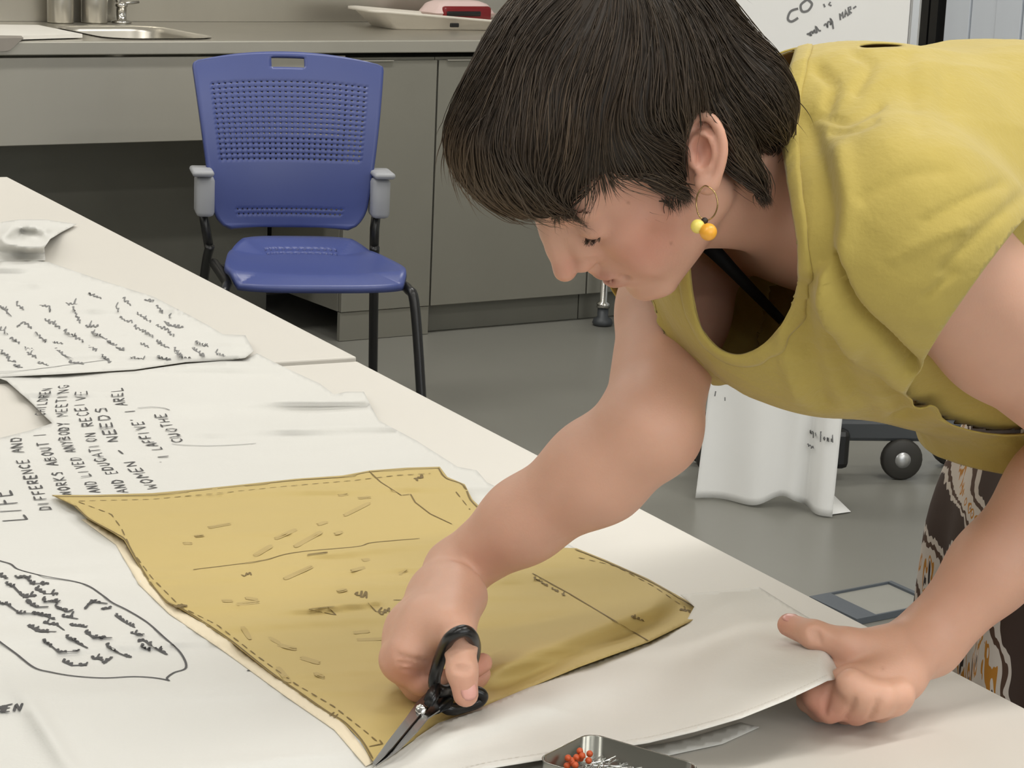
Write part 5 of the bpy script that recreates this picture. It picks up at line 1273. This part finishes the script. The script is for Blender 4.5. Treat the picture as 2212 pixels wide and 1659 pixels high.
# --- hair
hair = Vol()
def hh_(c, r, k=.02, sub=False): hair.ell(hl_(*c), r, HR, k, sub)
hh_((-.008, 0, .062), (.114, .088, .096), .02)
hh_((.052, 0, .095), (.061, .074, .044), .02)
hh_((.086, .002, .083), (.029, .058, .042), .02)
hh_((-.070, .006, -.005), (.046, .072, .066), .02)
hair.cone(hl_(-.034, .062, .010), hl_(-.030, .066, -.050), .020, .008, .012)
hair.cone(hl_(.030, .066, .045), hl_(.022, .068, .006), .018, .007, .012)
hh_((.082, 0, -.018), (.060, .100, .050), .012, True)
hh_((.120, 0, .030), (.032, .070, .026), .010, True)
hh_((.100, .040, .018), (.028, .036, .030), .006, True)
hh_((.100, -.040, .018), (.028, .036, .030), .006, True)
hh_((.070, .074, .016), (.040, .046, .036), .008, True)
hh_((.070, -.074, .016), (.040, .046, .036), .008, True)
hair.ell(pe(1524, 330, -.02), (.034, .020, .045), ER_, .006, True)
HV, HQ = hair.mesh(.0040, (-.15, 1.55, 1.0), (.35, 2.05, 1.45), 1)
m_hair = attr_mat('dark_brown_hair', .5, spec=.32, var=.12, vs_=60)
hme = npmesh('hair', HV, HQ, m_hair); vcol(hme, np.tile(np.array(srgb(50, 43, 36)[:3]), (len(hme.vertices), 1)))
ho = bpy.data.objects.new('hair', hme); C.objects.link(ho); pchild(ho); ho['label'] = 'short dark brown hair with a loose fringe'
# strands following the scalp away from the crown
g = hair.grad(HV); g /= np.linalg.norm(g, axis=1)[:, None]+1e-9
crown = hl_(-.072, .012, .128)
def flow(p, g_):
    q = to_head(p); cr_l = to_head(crown[None])[0]; d = q-cr_l; r_ = np.linalg.norm(d, axis=1); d /= r_[:, None]+1e-9
    dw = d@HR.T+np.array([0, 0, -.45])*sstep(r_, .05, .2)[:, None]
    dw = dw+(sstep(q[:, 0], -.02, .06)*sstep(q[:, 0], .10, .07))[:, None]*HR[:, 0][None]*.5          # top combed forward
    fr_ = sstep(q[:, 0], .070, .100)[:, None]; dw = dw*(1-fr_)+fr_*(-HR[:, 2]-.12*HR[:, 0])[None]*1.1    # fringe falls over the brow
    side = sstep(np.abs(q[:, 1]), .035, .07)*sstep(q[:, 2], .105, .05)*sstep(q[:, 0], -.03, .02)*sstep(q[:, 0], .105, .07)
    dw = dw-side[:, None]*HR[:, 0][None]*1.15                                                         # temples swept back to the ear
    dw = dw-(1-sstep(q[:, 0], -.06, -.01))[:, None]*HR[:, 2][None]*.5
    wob = vnoise(q[:, 0]*26+3, q[:, 1]*26+q[:, 2]*19)-.5; dw = dw+np.cross(g_, dw)*wob[:, None]*.9
    dw -= g_*(dw*g_).sum(1)[:, None]; l_ = np.linalg.norm(dw, axis=1); return dw/(l_[:, None]+1e-9), l_
NS, ST = 11000, 13
qh = to_head(HV); idx = rng.choice(len(HV), NS)
p = HV[idx]+rng.normal(0, .002, (NS, 3)); off = rng.normal(.0004, .0024, NS); clump = vnoise(qh[idx, 0]*60+7, qh[idx, 1]*60+qh[idx, 2]*50)
path = [p.copy()]; step = (.0042+.0026*rng.random(NS))[:, None]; jit = rng.normal(0, .09, (NS, 3)); v_prev = None
for it in range(ST-1):
    gg = hair.grad(p); gn = gg/(np.linalg.norm(gg, axis=1)[:, None]+1e-9); f_, l_ = flow(p, gn); f_ = f_+jit
    if v_prev is not None: k_ = np.where(l_ < .35, .05, .42)[:, None]; f_ = k_*f_+(1-k_)*v_prev+np.where(l_ < .35, 1, 0)[:, None]*np.array([.05, 0, -.25])
    f_ /= np.linalg.norm(f_, axis=1)[:, None]; v_prev = f_
    p = p+f_*step; d2 = hair.ev(p); pull = np.clip(d2-off, -.004, .004)*.45*np.where(l_ < .35, 0, 1); p = p-gn*np.where(np.abs(d2) < .008, pull, 0)[:, None]+np.array([0, 0, -.0004])*(it/ST)
    path.append(p.copy())
path = np.stack(path, 1)                      # NS, ST, 3
tt = np.gradient(path, axis=1); tt /= np.linalg.norm(tt, axis=2)[..., None]+1e-9
a_ = np.cross(tt, np.array([.3, .5, .8])); a_ /= np.linalg.norm(a_, axis=2)[..., None]+1e-9; b_ = np.cross(tt, a_)
u_ = np.linspace(0, 1, ST); rad = (.00028+.00026*rng.random(NS))[:, None]*(np.minimum(1, u_*6+.25)*np.minimum(1, (1-u_)*3+.12))[None]
dd_ = hair.ev(path.reshape(-1, 3)).reshape(NS, ST); dd_ = np.maximum.accumulate(np.maximum(dd_, 0), axis=1); rad = rad*sstep(dd_, .020, .006)
th = np.arange(3)*2*math.pi/3
HVv = (path[:, :, None]+rad[:, :, None, None]*(a_[:, :, None]*np.cos(th)[None, None, :, None]+b_[:, :, None]*np.sin(th)[None, None, :, None]))
i0 = (np.arange(NS)[:, None, None]*ST*3+np.arange(ST-1)[None, :, None]*3); k_ = np.arange(3)[None, None, :]; l_ = (k_+1) % 3
Qs = np.stack([i0+k_, i0+l_, i0+3+l_, i0+3+k_], -1).reshape(-1, 4)
sme = npmesh('hair_strands', HVv.reshape(-1, 3), Qs, m_hair)
c0_ = np.array(srgb(60, 51, 43)[:3]); c1_ = np.array(srgb(108, 90, 70)[:3]); mixv = np.clip(rng.random(NS)**3*.35+.5*clump**3, 0, 1)
# the fringe tips mix towards the lighter brown
ql = to_head(path.reshape(-1, 3)).reshape(NS, ST, 3); tipw = sstep(ql[:, :, 0], .085, .13)*.55
mixp = np.clip(mixv[:, None]+tipw, 0, 1)[..., None]; cc = c0_*(1-mixp)+c1_*mixp
vcol(sme, np.repeat(cc.reshape(-1, 3), 3, axis=0))
hs_ = bpy.data.objects.new('hair_strands', sme); C.objects.link(hs_); hs_.parent = ho; hs_['kind'] = 'stuff'

# --- earring
er = empty('earring', tuple(pe(1524, 404, -.012))); er.parent = man; er['label'] = 'gold hoop earring with a yellow and an orange bead'
m_gold = mat('gold_wire', (190, 160, 110), .25, 1)
def ech(o): world_child(o, er); return o
hoop = [pe(1521, 402, -.013), pe(1508, 418, -.012), pe(1504, 440, -.010), pe(1510, 466, -.010), pe(1526, 476, -.011), pe(1542, 466, -.013), pe(1550, 444, -.015), pe(1546, 420, -.016), pe(1534, 406, -.016)]
ech(tube('hoop', spline(hoop, 5, True), .00055, m_gold, None, 6, True))
def bead(name, c, r, m):
    bm = bmesh.new(); bmesh.ops.create_uvsphere(bm, u_segments=20, v_segments=12, radius=r); bmesh.ops.translate(bm, verts=bm.verts, vec=Vector(c)); return ech(bm_obj(name, bm, m, None, True))
bead('bead', pe(1507, 489, -.014), .0054, mat('yellow_bead', (236, 216, 110), .35, sss=.1)); bead('bead', pe(1530, 501, -.017), .0066, mat('orange_bead', (240, 172, 58), .35, sss=.1)); bead('clasp', pe(1522, 477, -.012), .0026, m_lash)
